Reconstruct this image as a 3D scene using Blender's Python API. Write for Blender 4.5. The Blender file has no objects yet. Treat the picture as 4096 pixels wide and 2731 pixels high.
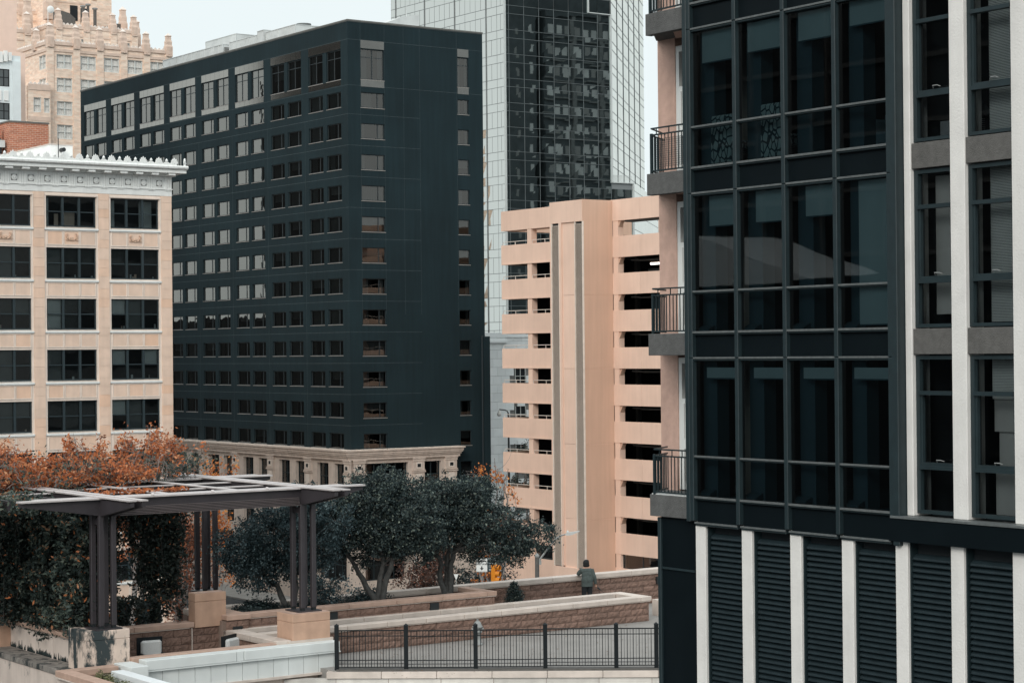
import bpy, bmesh, math, random
import numpy as np
from mathutils import Matrix, Vector
R = math.radians
random.seed(7)
SC = bpy.context.scene
COL = SC.collection
# ------------------------------------------------------------------ camera
CAMZ = 8.3
cam_d = bpy.data.cameras.new('camera'); cam = bpy.data.objects.new('camera', cam_d); COL.objects.link(cam)
cam_d.sensor_width = 36.0; cam_d.lens = 72.51; cam_d.clip_start = 0.5; cam_d.clip_end = 4000
_p, _r = 0.0055, 0.0093
F = Vector((0, math.cos(_p), math.sin(_p))); U0 = Vector((0, -math.sin(_p), math.cos(_p))); R0 = Vector((1, 0, 0))
RX = R0*math.cos(_r) - U0*math.sin(_r); UY = R0*math.sin(_r) + U0*math.cos(_r)
cam.matrix_world = Matrix(((RX.x, UY.x, -F.x, 0), (RX.y, UY.y, -F.y, 0), (RX.z, UY.z, -F.z, CAMZ), (0, 0, 0, 1)))
SC.camera = cam
# ------------------------------------------------------------------ sky (overcast) and soft sun
SUN_EL, SUN_AZ = 30.0, 197.0           # azimuth clockwise from +Y: behind the camera, slightly left
w = bpy.data.worlds.new('World'); SC.world = w; w.use_nodes = True
nt = w.node_tree; nt.nodes.clear()
out = nt.nodes.new('ShaderNodeOutputWorld'); bg = nt.nodes.new('ShaderNodeBackground')
sky = nt.nodes.new('ShaderNodeTexSky'); sky.sky_type = 'NISHITA'; sky.sun_disc = False
sky.sun_elevation = R(SUN_EL); sky.sun_rotation = R(SUN_AZ); sky.air_density = 1.0; sky.dust_density = 4.0
hs = nt.nodes.new('ShaderNodeHueSaturation'); hs.inputs['Saturation'].default_value = 0.25; hs.inputs['Value'].default_value = 0.7
tc = nt.nodes.new('ShaderNodeTexCoord'); sp = nt.nodes.new('ShaderNodeSeparateXYZ')
ramp = nt.nodes.new('ShaderNodeValToRGB')
ramp.color_ramp.elements[0].position = 0.0; ramp.color_ramp.elements[0].color = (7.6, 8.45, 8.6, 1)
ramp.color_ramp.elements[1].position = 0.9; ramp.color_ramp.elements[1].color = (12.4, 13.3, 13.6, 1)
_e = ramp.color_ramp.elements.new(0.22); _e.color = (7.6, 8.35, 8.5, 1)
cl = nt.nodes.new('ShaderNodeTexNoise'); cl.inputs['Scale'].default_value = 1.6; cl.inputs['Detail'].default_value = 4
cm = nt.nodes.new('ShaderNodeMapRange'); cm.inputs['To Min'].default_value = 0.93; cm.inputs['To Max'].default_value = 1.06
mul = nt.nodes.new('ShaderNodeMixRGB'); mul.blend_type = 'MULTIPLY'; mul.inputs['Fac'].default_value = 1.0
mx = nt.nodes.new('ShaderNodeMixRGB'); mx.inputs['Fac'].default_value = 0.9
L = nt.links.new
L(tc.outputs['Generated'], sp.inputs[0]); L(sp.outputs['Z'], ramp.inputs[0]); L(tc.outputs['Generated'], cl.inputs['Vector'])
L(cl.outputs['Fac'], cm.inputs['Value']); L(ramp.outputs[0], mul.inputs[1]); L(cm.outputs[0], mul.inputs[2])
L(sky.outputs[0], hs.inputs['Color']); L(hs.outputs[0], mx.inputs[1]); L(mul.outputs[0], mx.inputs[2])
L(mx.outputs[0], bg.inputs['Color']); bg.inputs['Strength'].default_value = 0.12
L(bg.outputs[0], out.inputs['Surface'])
sd = bpy.data.lights.new('sun', 'SUN'); sd.energy = 1.5; sd.angle = R(25); sd.color = (1.0, 0.95, 0.88)
so = bpy.data.objects.new('sun', sd); COL.objects.link(so)
_sx, _sy = math.sin(R(SUN_AZ))*math.cos(R(SUN_EL)), math.cos(R(SUN_AZ))*math.cos(R(SUN_EL))
so.rotation_euler = Vector((_sx, _sy, math.sin(R(SUN_EL)))).to_track_quat('Z', 'Y').to_euler()
SC.view_settings.view_transform = 'Standard'; SC.view_settings.look = 'None'
SC.view_settings.exposure = 0.0; SC.view_settings.gamma = 1.0; SC.view_settings.use_curve_mapping = False
# ------------------------------------------------------------------ the street grid of the town
TH = R(-54.7); CT, ST = math.cos(TH), math.sin(TH)
def W(x, y): return (x*CT - y*ST, x*ST + y*CT)
def G(X, Y): return (X*CT + Y*ST, -X*ST + Y*CT)
POS = {}
# ------------------------------------------------------------------ materials
def nodes(name):
    m = bpy.data.materials.new(name); m.use_nodes = True; t = m.node_tree
    return m, t, t.nodes['Principled BSDF']
MATS = {}
def mat(name, c, rough=0.8, metal=0.0, var=0.12, nscale=1.5, bump=0.0, bscale=30.0, streak=0.0, obj=0.0, c2=None, ofac=0.5, spec=0.5, stain=None, emit=0):
    m, t, b = nodes(name); n = t.nodes; l = t.links.new
    g = n.new('ShaderNodeNewGeometry'); last = None
    base = n.new('ShaderNodeRGB'); base.outputs[0].default_value = (*c, 1); last = base.outputs[0]
    if c2:
        oi = n.new('ShaderNodeObjectInfo'); mr = n.new('ShaderNodeMapRange'); mr.inputs['From Min'].default_value = ofac; mr.inputs['From Max'].default_value = 1.0
        l(oi.outputs['Random'], mr.inputs['Value']); x = n.new('ShaderNodeMixRGB'); l(mr.outputs[0], x.inputs[0]); l(last, x.inputs[1]); x.inputs[2].default_value = (*c2, 1); last = x.outputs[0]
    def brighten(src, sock, lo, hi):
        mr = n.new('ShaderNodeMapRange'); mr.inputs['From Min'].default_value = 0.3; mr.inputs['From Max'].default_value = 0.7
        mr.inputs['To Min'].default_value = lo; mr.inputs['To Max'].default_value = hi; l(src, mr.inputs['Value'])
        x = n.new('ShaderNodeVectorMath'); x.operation = 'SCALE'; l(sock, x.inputs[0]); l(mr.outputs[0], x.inputs['Scale']); return x.outputs[0]
    if var:
        no = n.new('ShaderNodeTexNoise'); no.inputs['Scale'].default_value = nscale; no.inputs['Detail'].default_value = 6; l(g.outputs['Position'], no.inputs['Vector'])
        last = brighten(no.outputs['Fac'], last, 1-var, 1+var)
    if streak:
        mp = n.new('ShaderNodeMapping'); mp.inputs['Scale'].default_value = (2.2, 2.2, 0.12); l(g.outputs['Position'], mp.inputs[0])
        no = n.new('ShaderNodeTexNoise'); no.inputs['Scale'].default_value = 1.5; no.inputs['Detail'].default_value = 5; l(mp.outputs[0], no.inputs['Vector'])
        last = brighten(no.outputs['Fac'], last, 1-streak, 1+streak*.6)
    if obj:
        oi = n.new('ShaderNodeObjectInfo'); mr = n.new('ShaderNodeMapRange'); mr.inputs['To Min'].default_value = 1-obj; mr.inputs['To Max'].default_value = 1+obj
        l(oi.outputs['Random'], mr.inputs['Value']); x = n.new('ShaderNodeVectorMath'); x.operation = 'SCALE'; l(last, x.inputs[0]); l(mr.outputs[0], x.inputs['Scale']); last = x.outputs[0]
    if stain:
        sc, thr, col = stain
        no = n.new('ShaderNodeTexNoise'); no.inputs['Scale'].default_value = sc; no.inputs['Detail'].default_value = 8; no.inputs['Roughness'].default_value = .7
        mp = n.new('ShaderNodeMapping'); mp.inputs['Scale'].default_value = (1.3, 1.3, 0.55); l(g.outputs['Position'], mp.inputs[0]); l(mp.outputs[0], no.inputs['Vector'])
        mr = n.new('ShaderNodeMapRange'); mr.inputs['From Min'].default_value = thr; mr.inputs['From Max'].default_value = thr+.07; l(no.outputs['Fac'], mr.inputs['Value'])
        x = n.new('ShaderNodeMixRGB'); l(mr.outputs[0], x.inputs[0]); l(last, x.inputs[1]); x.inputs[2].default_value = (*col, 1); last = x.outputs[0]
    l(last, b.inputs['Base Color']); b.inputs['Roughness'].default_value = rough; b.inputs['Metallic'].default_value = metal
    b.inputs['Specular IOR Level'].default_value = spec
    if emit:
        l(last, b.inputs['Emission Color']); b.inputs['Emission Strength'].default_value = emit
    if bump:
        no = n.new('ShaderNodeTexNoise'); no.inputs['Scale'].default_value = bscale; no.inputs['Detail'].default_value = 5; l(g.outputs['Position'], no.inputs['Vector'])
        bp = n.new('ShaderNodeBump'); bp.inputs['Strength'].default_value = bump; bp.inputs['Distance'].default_value = 0.03
        l(no.outputs['Fac'], bp.inputs['Height']); l(bp.outputs[0], b.inputs['Normal'])
    MATS[name] = m; return m
def glass(name, tint=(0.25, 0.3, 0.31), refl=0.12, wave=0.0, wscale=0.5, rcol=(1, 1, 1)):
    m = bpy.data.materials.new(name); m.use_nodes = True; t = m.node_tree; n = t.nodes; l = t.links.new; n.clear()
    o = n.new('ShaderNodeOutputMaterial'); mixn = n.new('ShaderNodeMixShader'); tr = n.new('ShaderNodeBsdfTransparent'); gl = n.new('ShaderNodeBsdfGlossy')
    tr.inputs[0].default_value = (*tint, 1); gl.inputs['Roughness'].default_value = 0.015; gl.inputs['Color'].default_value = (*rcol, 1)
    fr = n.new('ShaderNodeFresnel'); fr.inputs['IOR'].default_value = 1.5
    ad = n.new('ShaderNodeMath'); ad.operation = 'ADD'; ad.use_clamp = True; ad.inputs[1].default_value = refl
    l(fr.outputs[0], ad.inputs[0]); l(ad.outputs[0], mixn.inputs[0]); l(tr.outputs[0], mixn.inputs[1]); l(gl.outputs[0], mixn.inputs[2]); l(mixn.outputs[0], o.inputs[0])
    if wave:
        g = n.new('ShaderNodeNewGeometry'); oi = n.new('ShaderNodeObjectInfo'); ad2 = n.new('ShaderNodeVectorMath'); ad2.operation = 'ADD'
        cb = n.new('ShaderNodeCombineXYZ'); mm = n.new('ShaderNodeMath'); mm.operation = 'MULTIPLY'; mm.inputs[1].default_value = 40
        l(oi.outputs['Random'], mm.inputs[0]); l(mm.outputs[0], cb.inputs[2]); l(g.outputs['Position'], ad2.inputs[0]); l(cb.outputs[0], ad2.inputs[1])
        no = n.new('ShaderNodeTexNoise'); no.inputs['Scale'].default_value = wscale; no.inputs['Detail'].default_value = 1.5; l(ad2.outputs[0], no.inputs['Vector'])
        bp = n.new('ShaderNodeBump'); bp.inputs['Strength'].default_value = 1.0; bp.inputs['Distance'].default_value = wave
        l(no.outputs['Fac'], bp.inputs['Height']); l(bp.outputs[0], gl.inputs['Normal'])
    MATS[name] = m; return m
def leafmat(name, cols, trans=0.25, rough=0.6):
    m, t, b = nodes(name); n = t.nodes; l = t.links.new
    at = n.new('ShaderNodeAttribute'); at.attribute_name = 'rnd'; r = n.new('ShaderNodeValToRGB'); cr = r.color_ramp
    for i, (p, c) in enumerate(cols):
        e = cr.elements[i] if i < 2 else cr.elements.new(p)
        e.position = p; e.color = (*c, 1)
    l(at.outputs['Fac'], r.inputs[0]); l(r.outputs[0], b.inputs['Base Color']); b.inputs['Roughness'].default_value = rough
    b.inputs['Specular IOR Level'].default_value = .35
    o = n['Material Output']; tl = n.new('ShaderNodeBsdfTranslucent'); ms = n.new('ShaderNodeMixShader'); ms.inputs[0].default_value = trans
    l(r.outputs[0], tl.inputs[0]); l(b.outputs[0], ms.inputs[1]); l(tl.outputs[0], ms.inputs[2]); l(ms.outputs[0], o.inputs[0])
    MATS[name] = m; return m
mat('hotel_wall', (0.0103, 0.0235, 0.0288), .85, var=.15, nscale=.22, bump=.25, bscale=14, streak=.14, spec=.25)
mat('hotel_frame', (0.02, 0.03, 0.035), .5, var=0)
mat('hotel_sill', (0.30, 0.28, 0.26), .5, var=.1)
mat('hotel_joint', (0.045, 0.065, 0.072), .9, var=.3, nscale=3)
mat('hotel_coping', (0.13, 0.13, 0.12), .6, var=.1)
mat('curtain', (0.34, 0.36, 0.36), .9, var=.1, obj=.35)
mat('dark_room', (0.012, 0.016, 0.019), 1, var=0)  # near-black, the darkness of unlit rooms and openings put into the colour
mat('terracotta', (0.78, 0.585, 0.465), .75, var=.07, nscale=1.2, obj=.05, streak=.05, c2=(0.74, 0.49, 0.35), ofac=.62)
mat('terracotta_pale', (0.82, 0.70, 0.61), .75, var=.06, nscale=1.5, streak=.05, obj=.03)
mat('white_glaze', (0.80, 0.81, 0.79), .55, var=.05, nscale=2, streak=.05)
mat('glaze_dark', (0.20, 0.20, 0.19), .8, var=.1)
mat('relief', (0.66, 0.46, 0.34), .8, var=.3, nscale=9)
mat('green_frame', (0.018, 0.032, 0.038), .5, var=.1)
mat('limestone', (0.66, 0.555, 0.48), .85, var=.10, nscale=1.5, streak=.10, obj=.04)
mat('limestone_light', (0.78, 0.69, 0.61), .8, var=.08, nscale=2)
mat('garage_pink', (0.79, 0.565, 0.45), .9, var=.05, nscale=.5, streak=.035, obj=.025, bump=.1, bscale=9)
mat('garage_shade', (0.64, 0.425, 0.315), .9, var=.05, nscale=.3, streak=.05)  # darker copy of the garage pink; shade of turned-away faces put into the colour
mat('garage_slat', (0.58, 0.49, 0.42), .6, var=.05)
mat('concrete_dark', (0.12, 0.13, 0.13), .9, var=.15)
mat('deck_unlit', (0.02, 0.023, 0.025), .9, var=.1)  # darker copy of the deck concrete; shade under the ceilings put into the colour
mat('rail_pale', (0.70, 0.64, 0.58), .5, var=.05)
mat('alloy', (0.55, 0.56, 0.55), .4, metal=.3, var=.05)
mat('tower_joint', (0.20, 0.215, 0.22), .6, var=0)
mat('tower_trim', (0.5, 0.53, 0.52), .5, var=.05)
mat('pale_stone', (0.78, 0.81, 0.80), .8, var=.04, nscale=.8, obj=.06)
mat('gothic_brick', (0.72, 0.52, 0.39), .9, var=.22, nscale=1.2, c2=(0.72, 0.52, 0.39))
mat('gothic_stone', (0.66, 0.51, 0.42), .9, var=.12, nscale=1.5)
mat('gothic_cap', (0.74, 0.66, 0.60), .8, var=.1)
mat('window_white', (0.62, 0.64, 0.62), .5, var=.03)
mat('deco_white', (0.70, 0.76, 0.77), .7, var=.05)
mat('deco_pink', (0.80, 0.60, 0.50), .9, var=.04)
mat('roof_metal', (0.60, 0.62, 0.61), .55, metal=.1, var=.12, nscale=.8, obj=.1)
mat('plaster_white', (0.80, 0.80, 0.78), .8, var=.04)
mat('asphalt', (0.035, 0.037, 0.039), .9, var=.2, nscale=.5)
mat('pavement', (0.30, 0.29, 0.27), .9, var=.12, nscale=1)
mat('road_paint', (0.7, 0.7, 0.66), .8, var=.1)
mat('terrace', (0.25, 0.235, 0.22), .9, var=.10, nscale=.9, bump=.2, bscale=40)
mat('block_tan', (0.205, 0.130, 0.102), .95, var=.22, nscale=7, bump=.9, bscale=22, obj=.10)
mat('block_smooth', (0.52, 0.335, 0.24), .85, var=.10, nscale=3, obj=.05, bump=.1, bscale=60, streak=.10)
mat('cap_tan', (0.44, 0.30, 0.235), .8, var=.12, nscale=4, obj=.06)
mat('cap_pale', (0.56, 0.485, 0.43), .8, var=.10, nscale=3, obj=.05, streak=.05)
mat('mortar', (0.27, 0.20, 0.165), .9, var=.1)
mat('wall_white', (0.63, 0.66, 0.65), .75, var=.04, nscale=2, streak=.04, obj=.02)
mat('wall_top_white', (0.72, 0.75, 0.76), .7, var=.04)
mat('stucco_stained', (0.62, 0.53, 0.47), .9, var=.08, nscale=2, streak=.12, stain=(1.4, .60, (.035, .045, .045)))
mat('pier_stained', (0.64, 0.52, 0.44), .9, var=.10, nscale=3, streak=.1, stain=(1.15, .50, (.03, .042, .045)))
mat('ledge_stained', (0.22, 0.20, 0.18), .95, var=.3, nscale=4, stain=(2.5, .5, (.03, .036, .036)))
mat('moss_black', (0.022, 0.034, 0.035), 1, var=.2)
mat('soil', (0.02, 0.02, 0.018), 1, var=.3, nscale=8, bump=.6)
mat('steel_brown', (0.036, 0.031, 0.035), .45, var=.08, nscale=3, streak=.08, spec=.6)
mat('steel_top', (0.50, 0.46, 0.45), .45, var=.1, nscale=4)
mat('iron_black', (0.006, 0.009, 0.011), .5, var=0, spec=.25)
mat('hydrant_grey', (0.26, 0.27, 0.265), .5, var=.15, nscale=8)
mat('bay_frame', (0.012, 0.024, 0.028), .5, var=.15, nscale=5, spec=.5)
mat('bay_ledge', (0.11, 0.12, 0.12), .45, var=.2, nscale=12)
mat('bay_panel', (0.005, 0.0085, 0.0105), .3, var=.1, spec=.18)
mat('pillar_white', (0.70, 0.68, 0.65), .9, var=.06, nscale=2, bump=.25, bscale=30, streak=.06)
mat('spandrel_grey', (0.11, 0.106, 0.10), .95, var=.14, nscale=9, bump=.5, bscale=45, streak=.10)
mat('balcony_grey', (0.10, 0.10, 0.098), .95, var=.14, nscale=9, bump=.5, bscale=45, streak=.12)
mat('stucco_pink', (0.56, 0.37, 0.30), .95, var=.10, nscale=5, bump=.4, bscale=50, streak=.08)
mat('louvre', (0.015, 0.026, 0.031), .42, var=.15, nscale=5)
mat('room_wall', (0.035, 0.043, 0.048), .9, var=.1)
mat('room_pillar', (0.10, 0.125, 0.135), .9, var=.05)
mat('blind', (0.62, 0.57, 0.53), .9, var=.04)
mat('venetian', (0.74, 0.72, 0.68), .7, var=.05)
mat('sofa', (0.5, 0.52, 0.52), .9, var=.1)
mat('door_white', (0.70, 0.71, 0.69), .5, var=.03)
mat('tile_pale', (0.68, 0.70, 0.69), .6, var=.08, obj=.05)
mat('bark', (0.075, 0.075, 0.072), .95, var=.3, nscale=10, bump=.5)
mat('bark_pale', (0.22, 0.20, 0.19), .95, var=.3, nscale=10)
mat('signal_yellow', (0.62, 0.21, 0.012), .5, var=.1)
mat('sign_white', (0.72, 0.73, 0.71), .5, var=.02)
mat('sign_green', (0.045, 0.085, 0.10), .5, var=.02)
mat('black', (0.010, 0.014, 0.016), .6, var=0)
mat('skin', (0.42, 0.24, 0.17), .6, var=.05)
mat('hair', (0.004, 0.005, 0.006), .8, var=.2, nscale=60)
mat('jacket', (0.060, 0.078, 0.075), .85, var=.18, nscale=9, bump=.35, bscale=14)
mat('trousers', (0.010, 0.013, 0.016), .9, var=.1)
mat('car_silver', (0.45, 0.46, 0.46), .3, metal=.4, var=0)
mat('car_dark', (0.02, 0.022, 0.025), .25, var=0)
mat('car_white', (0.75, 0.76, 0.75), .3, var=0)
mat('rubber', (0.015, 0.015, 0.016), .8, var=0)
mat('tail_lamp', (0.35, 0.02, 0.015), .3, var=0)
mat('awning', (0.03, 0.05, 0.055), .8, var=.05)
mat('lamp_lit', (1.0, 0.97, 0.92), .5, var=0, emit=3.0)
mat('dark_block', (0.016, 0.018, 0.02), .9, var=.15)
mat('reflected_stone', (0.05, 0.06, 0.062), .9, var=.25, nscale=.6)
glass('bay_glass', (0.33, 0.455, 0.50), .015, wave=.0009, wscale=.8)
glass('hotel_glass', (0.26, 0.30, 0.31), .24, wave=.008, wscale=.7, rcol=(.73, .70, .65))
glass('hotel_glass_side', (0.36, 0.39, 0.40), .09, wave=.010, wscale=.7, rcol=(.72, .69, .65))
glass('clear_glass', (0.62, 0.68, 0.70), .02, wave=.0009, wscale=.8)
glass('office_glass', (0.55, 0.62, 0.64), .07, wave=.006, wscale=.6)
glass('mirror_glass', (0.0, 0.0, 0.0), .62, wave=.0011, wscale=.33, rcol=(.66, .74, .75))
glass('tower_bright', (0.0, 0.0, 0.0), .74, wave=.008, wscale=.3, rcol=(.80, .80, .76))
glass('plain_glass', (0.35, 0.4, 0.42), .05)
def stonegrid(name, base, joint, sx, sz):
    m, t, b = nodes(name); n = t.nodes; l = t.links.new
    g = n.new('ShaderNodeTexCoord'); mp = n.new('ShaderNodeMapping'); mp.inputs['Rotation'].default_value = (R(90), 0, 0)
    return m
def brickmat(name, c1, c2, mortar, sc, axis, bw=.5, rh=.25, ms=.02):
    # fine courses of brick on a far wall; axis: the horizontal local axis of the wall
    m, t, b = nodes(name); n = t.nodes; l = t.links.new
    g = n.new('ShaderNodeTexCoord'); sp = n.new('ShaderNodeSeparateXYZ'); cb = n.new('ShaderNodeCombineXYZ')
    l(g.outputs['Object'], sp.inputs[0])
    ad = n.new('ShaderNodeMath'); l(sp.outputs['X'], ad.inputs[0]); l(sp.outputs['Y'], ad.inputs[1])
    l(ad.outputs[0], cb.inputs[0]); l(sp.outputs['Z'], cb.inputs[1])
    br = n.new('ShaderNodeTexBrick'); br.inputs['Scale'].default_value = sc; br.inputs['Color1'].default_value = (*c1, 1); br.inputs['Color2'].default_value = (*c2, 1)
    br.inputs['Mortar'].default_value = (*mortar, 1); br.inputs['Mortar Size'].default_value = ms; br.inputs['Brick Width'].default_value = bw; br.inputs['Row Height'].default_value = rh
    br.inputs['Bias'].default_value = 0.0
    no = n.new('ShaderNodeTexNoise'); no.inputs['Scale'].default_value = .9; no.inputs['Detail'].default_value = 8; mpn = n.new('ShaderNodeMapping'); mpn.inputs['Scale'].default_value = (1, 2.5, 1)
    l(cb.outputs[0], mpn.inputs[0]); l(mpn.outputs[0], no.inputs['Vector'])
    l(cb.outputs[0], br.inputs['Vector']); mr = n.new('ShaderNodeMapRange'); mr.inputs['From Min'].default_value = .3; mr.inputs['From Max'].default_value = .7; mr.inputs['To Min'].default_value = .82; mr.inputs['To Max'].default_value = 1.15
    l(no.outputs['Fac'], mr.inputs['Value']); x = n.new('ShaderNodeVectorMath'); x.operation = 'SCALE'; l(br.outputs['Color'], x.inputs[0]); l(mr.outputs[0], x.inputs['Scale'])
    l(x.outputs[0], b.inputs['Base Color']); b.inputs['Roughness'].default_value = .9; MATS[name] = m; return m
brickmat('gothic_wall', (0.84, 0.69, 0.57), (0.78, 0.56, 0.43), (.80, .66, .55), 1.0, 'y', .75, .22)
brickmat('red_brick', (0.46, 0.17, 0.095), (0.36, 0.12, 0.07), (.50, .34, .26), 1.0, 'y', .45, .16)
leafmat('leaf_oak', [(0, (0.012, 0.024, 0.026)), (1, (0.24, 0.28, 0.23)), (.5, (0.026, 0.044, 0.046)), (.85, (0.070, 0.098, 0.092))])
leafmat('leaf_oak_grey', [(0, (0.014, 0.028, 0.032)), (1, (0.15, 0.20, 0.20)), (.5, (0.03, 0.055, 0.062)), (.85, (0.07, 0.11, 0.12))])
leafmat('leaf_orange', [(0, (0.10, 0.035, 0.02)), (1, (0.66, 0.34, 0.18)), (.35, (0.40, 0.13, 0.055)), (.75, (0.56, 0.175, 0.06))], .35)
leafmat('leaf_bright', [(0, (0.30, 0.09, 0.03)), (1, (0.75, 0.34, 0.10)), (.5, (0.60, 0.19, 0.05)), (.8, (0.68, 0.25, 0.06))], .35)
leafmat('leaf_vine', [(0, (0.008, 0.014, 0.014)), (1, (0.55, 0.20, 0.08)), (.55, (0.022, 0.034, 0.028)), (.90, (0.035, 0.052, 0.045)), (.97, (0.10, 0.09, 0.06)), (.98, (0.42, 0.13, 0.045))], .2)
leafmat('leaf_brown', [(0, (0.03, 0.018, 0.016)), (1, (0.20, 0.085, 0.055)), (.5, (0.07, 0.04, 0.032))], .2)
leafmat('leaf_shrub', [(0, (0.05, 0.06, 0.03)), (1, (0.36, 0.34, 0.18)), (.5, (0.14, 0.15, 0.07))], .25)
leafmat('leaf_dark', [(0, (0.008, 0.015, 0.017)), (1, (0.05, 0.075, 0.07)), (.6, (0.018, 0.03, 0.032))], .15)
leafmat('leaf_rust', [(0, (0.05, 0.025, 0.02)), (1, (0.42, 0.17, 0.09)), (.5, (0.18, 0.07, 0.04)), (.8, (0.30, 0.10, 0.05))], .3)
leafmat('leaf_sage', [(0, (0.02, 0.035, 0.035)), (1, (0.45, 0.16, 0.06)), (.6, (0.06, 0.085, 0.07)), (.9, (0.15, 0.17, 0.13))], .2)
# ------------------------------------------------------------------ object helpers
def tag(o, label=None, cat=None, group=None, kind=None):
    if label: o['label'] = label
    if cat: o['category'] = cat
    if group: o['group'] = group
    if kind: o['kind'] = kind
    return o
def root(name, label, cat, x, y, z, group=None, rot=TH, grid=True):
    o = bpy.data.objects.new(name, None); COL.objects.link(o)
    o.location = (*(W(x, y) if grid else (x, y)), z); o.rotation_euler = (0, 0, rot); o.empty_display_size = .3
    tag(o, label, cat, group); POS[o] = (x, y, z) if grid else (0, 0, 0); return o
def place(name, me, parent, x, y, z, rz=0, label=None, kind=None):
    o = bpy.data.objects.new(name, me); COL.objects.link(o)
    if parent is not None:
        p = POS[parent]; o.parent = parent; o.location = (x-p[0], y-p[1], z-p[2]); o.rotation_euler = (0, 0, rz)
    else:
        o.location = (*W(x, y), z); o.rotation_euler = (0, 0, TH+rz)
    POS[o] = (x, y, z)
    if label: o['label'] = label
    if kind: o['kind'] = kind
    return o
BOX = {}
def boxmesh(sx, sy, sz, m, bv=0):
    k = (round(sx, 3), round(sy, 3), round(sz, 3), m, bv)
    if k not in BOX:
        me = bpy.data.meshes.new('box')
        v = [((i & 1)-.5, ((i >> 1) & 1)-.5, (i >> 2)-.5) for i in range(8)]
        v = [(a*sx, b*sy, c*sz) for a, b, c in v]
        f = [(0, 2, 3, 1), (4, 5, 7, 6), (0, 1, 5, 4), (2, 6, 7, 3), (0, 4, 6, 2), (1, 3, 7, 5)]
        me.from_pydata(v, [], f)
        if bv:
            b = bmesh.new(); b.from_mesh(me); bmesh.ops.bevel(b, geom=b.edges[:], offset=bv, segments=1, affect='EDGES'); b.to_mesh(me); b.free()
        me.materials.append(MATS[m]); BOX[k] = me
    return BOX[k]
def bx(parent, name, m, x0, x1, y0, y1, z0, z1, bv=0, label=None, rz=0, kind=None):
    return place(name, boxmesh(abs(x1-x0), abs(y1-y0), abs(z1-z0), m, bv), parent, (x0+x1)/2, (y0+y1)/2, (z0+z1)/2, rz, label, kind)
class MB:
    def __init__(s): s.v = []; s.f = []
    def box(s, x0, x1, y0, y1, z0, z1):
        n = len(s.v); s.v += [(x, y, z) for z in (z0, z1) for y in (y0, y1) for x in (x0, x1)]
        s.f += [tuple(n+i for i in q) for q in ((0, 2, 3, 1), (4, 5, 7, 6), (0, 1, 5, 4), (2, 6, 7, 3), (0, 4, 6, 2), (1, 3, 7, 5))]; return s
    def quad(s, a, b, c, d): n = len(s.v); s.v += [a, b, c, d]; s.f.append((n, n+1, n+2, n+3)); return s
    def prism(s, poly, axis, a0, a1):
        # poly in the two other axes (ordered), extruded along axis
        n = len(s.v); k = len(poly)
        for a in (a0, a1):
            for p in poly:
                s.v.append((a, p[0], p[1]) if axis == 'x' else (p[0], a, p[1]) if axis == 'y' else (p[0], p[1], a))
        s.f.append(tuple(n+i for i in range(k))[::-1]); s.f.append(tuple(n+k+i for i in range(k)))
        for i in range(k): j = (i+1) % k; s.f.append((n+i, n+j, n+k+j, n+k+i))
        return s
    def tube(s, pts, rad, seg=6, cap=True):
        n0 = len(s.v); P = [Vector(p) for p in pts]; k = len(P)
        for i, p in enumerate(P):
            d = (P[min(i+1, k-1)]-P[max(i-1, 0)])
            if d.length < 1e-9: d = Vector((0, 0, 1))
            d.normalize(); a = d.orthogonal() if abs(d.z) > .9 else d.cross(Vector((0, 0, 1))); a.normalize(); b = d.cross(a)
            r = rad[i] if hasattr(rad, '__len__') else rad
            for j in range(seg):
                t = 2*math.pi*j/seg; s.v.append(tuple(p+a*(r*math.cos(t))+b*(r*math.sin(t))))
        for i in range(k-1):
            for j in range(seg):
                q = (j+1) % seg; s.f.append((n0+i*seg+j, n0+i*seg+q, n0+(i+1)*seg+q, n0+(i+1)*seg+j))
        if cap:
            s.f.append(tuple(n0+j for j in range(seg))[::-1]); s.f.append(tuple(n0+(k-1)*seg+j for j in range(seg)))
        return s
    def lathe(s, prof, cx=0, cy=0, seg=12):
        n0 = len(s.v)
        for r, z in prof:
            for j in range(seg): t = 2*math.pi*j/seg; s.v.append((cx+r*math.cos(t), cy+r*math.sin(t), z))
        for i in range(len(prof)-1):
            for j in range(seg): q = (j+1) % seg; s.f.append((n0+i*seg+j, n0+i*seg+q, n0+(i+1)*seg+q, n0+(i+1)*seg+j))
        s.f.append(tuple(n0+j for j in range(seg))[::-1]); s.f.append(tuple(n0+(len(prof)-1)*seg+j for j in range(seg)))
        return s
    def mesh(s, m, off=(0, 0, 0), smooth=False):
        me = bpy.data.meshes.new('mesh'); ox, oy, oz = off
        me.from_pydata([(a-ox, b-oy, c-oz) for a, b, c in s.v], [], s.f)
        for q in (m if isinstance(m, (list, tuple)) else [m]): me.materials.append(MATS[q])
        if smooth: me.polygons.foreach_set('use_smooth', [True]*len(me.polygons))
        return me
    def build(s, name, m, parent, smooth=False, label=None, kind=None):
        # vertices are in the same coordinates as the parent's POS; the object sits at their centre
        a = np.array(s.v); c = (a.min(0)+a.max(0))/2; c = tuple(float(q) for q in c)
        return place(name, s.mesh(m, c, smooth), parent, *c, 0, label, kind)
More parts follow.
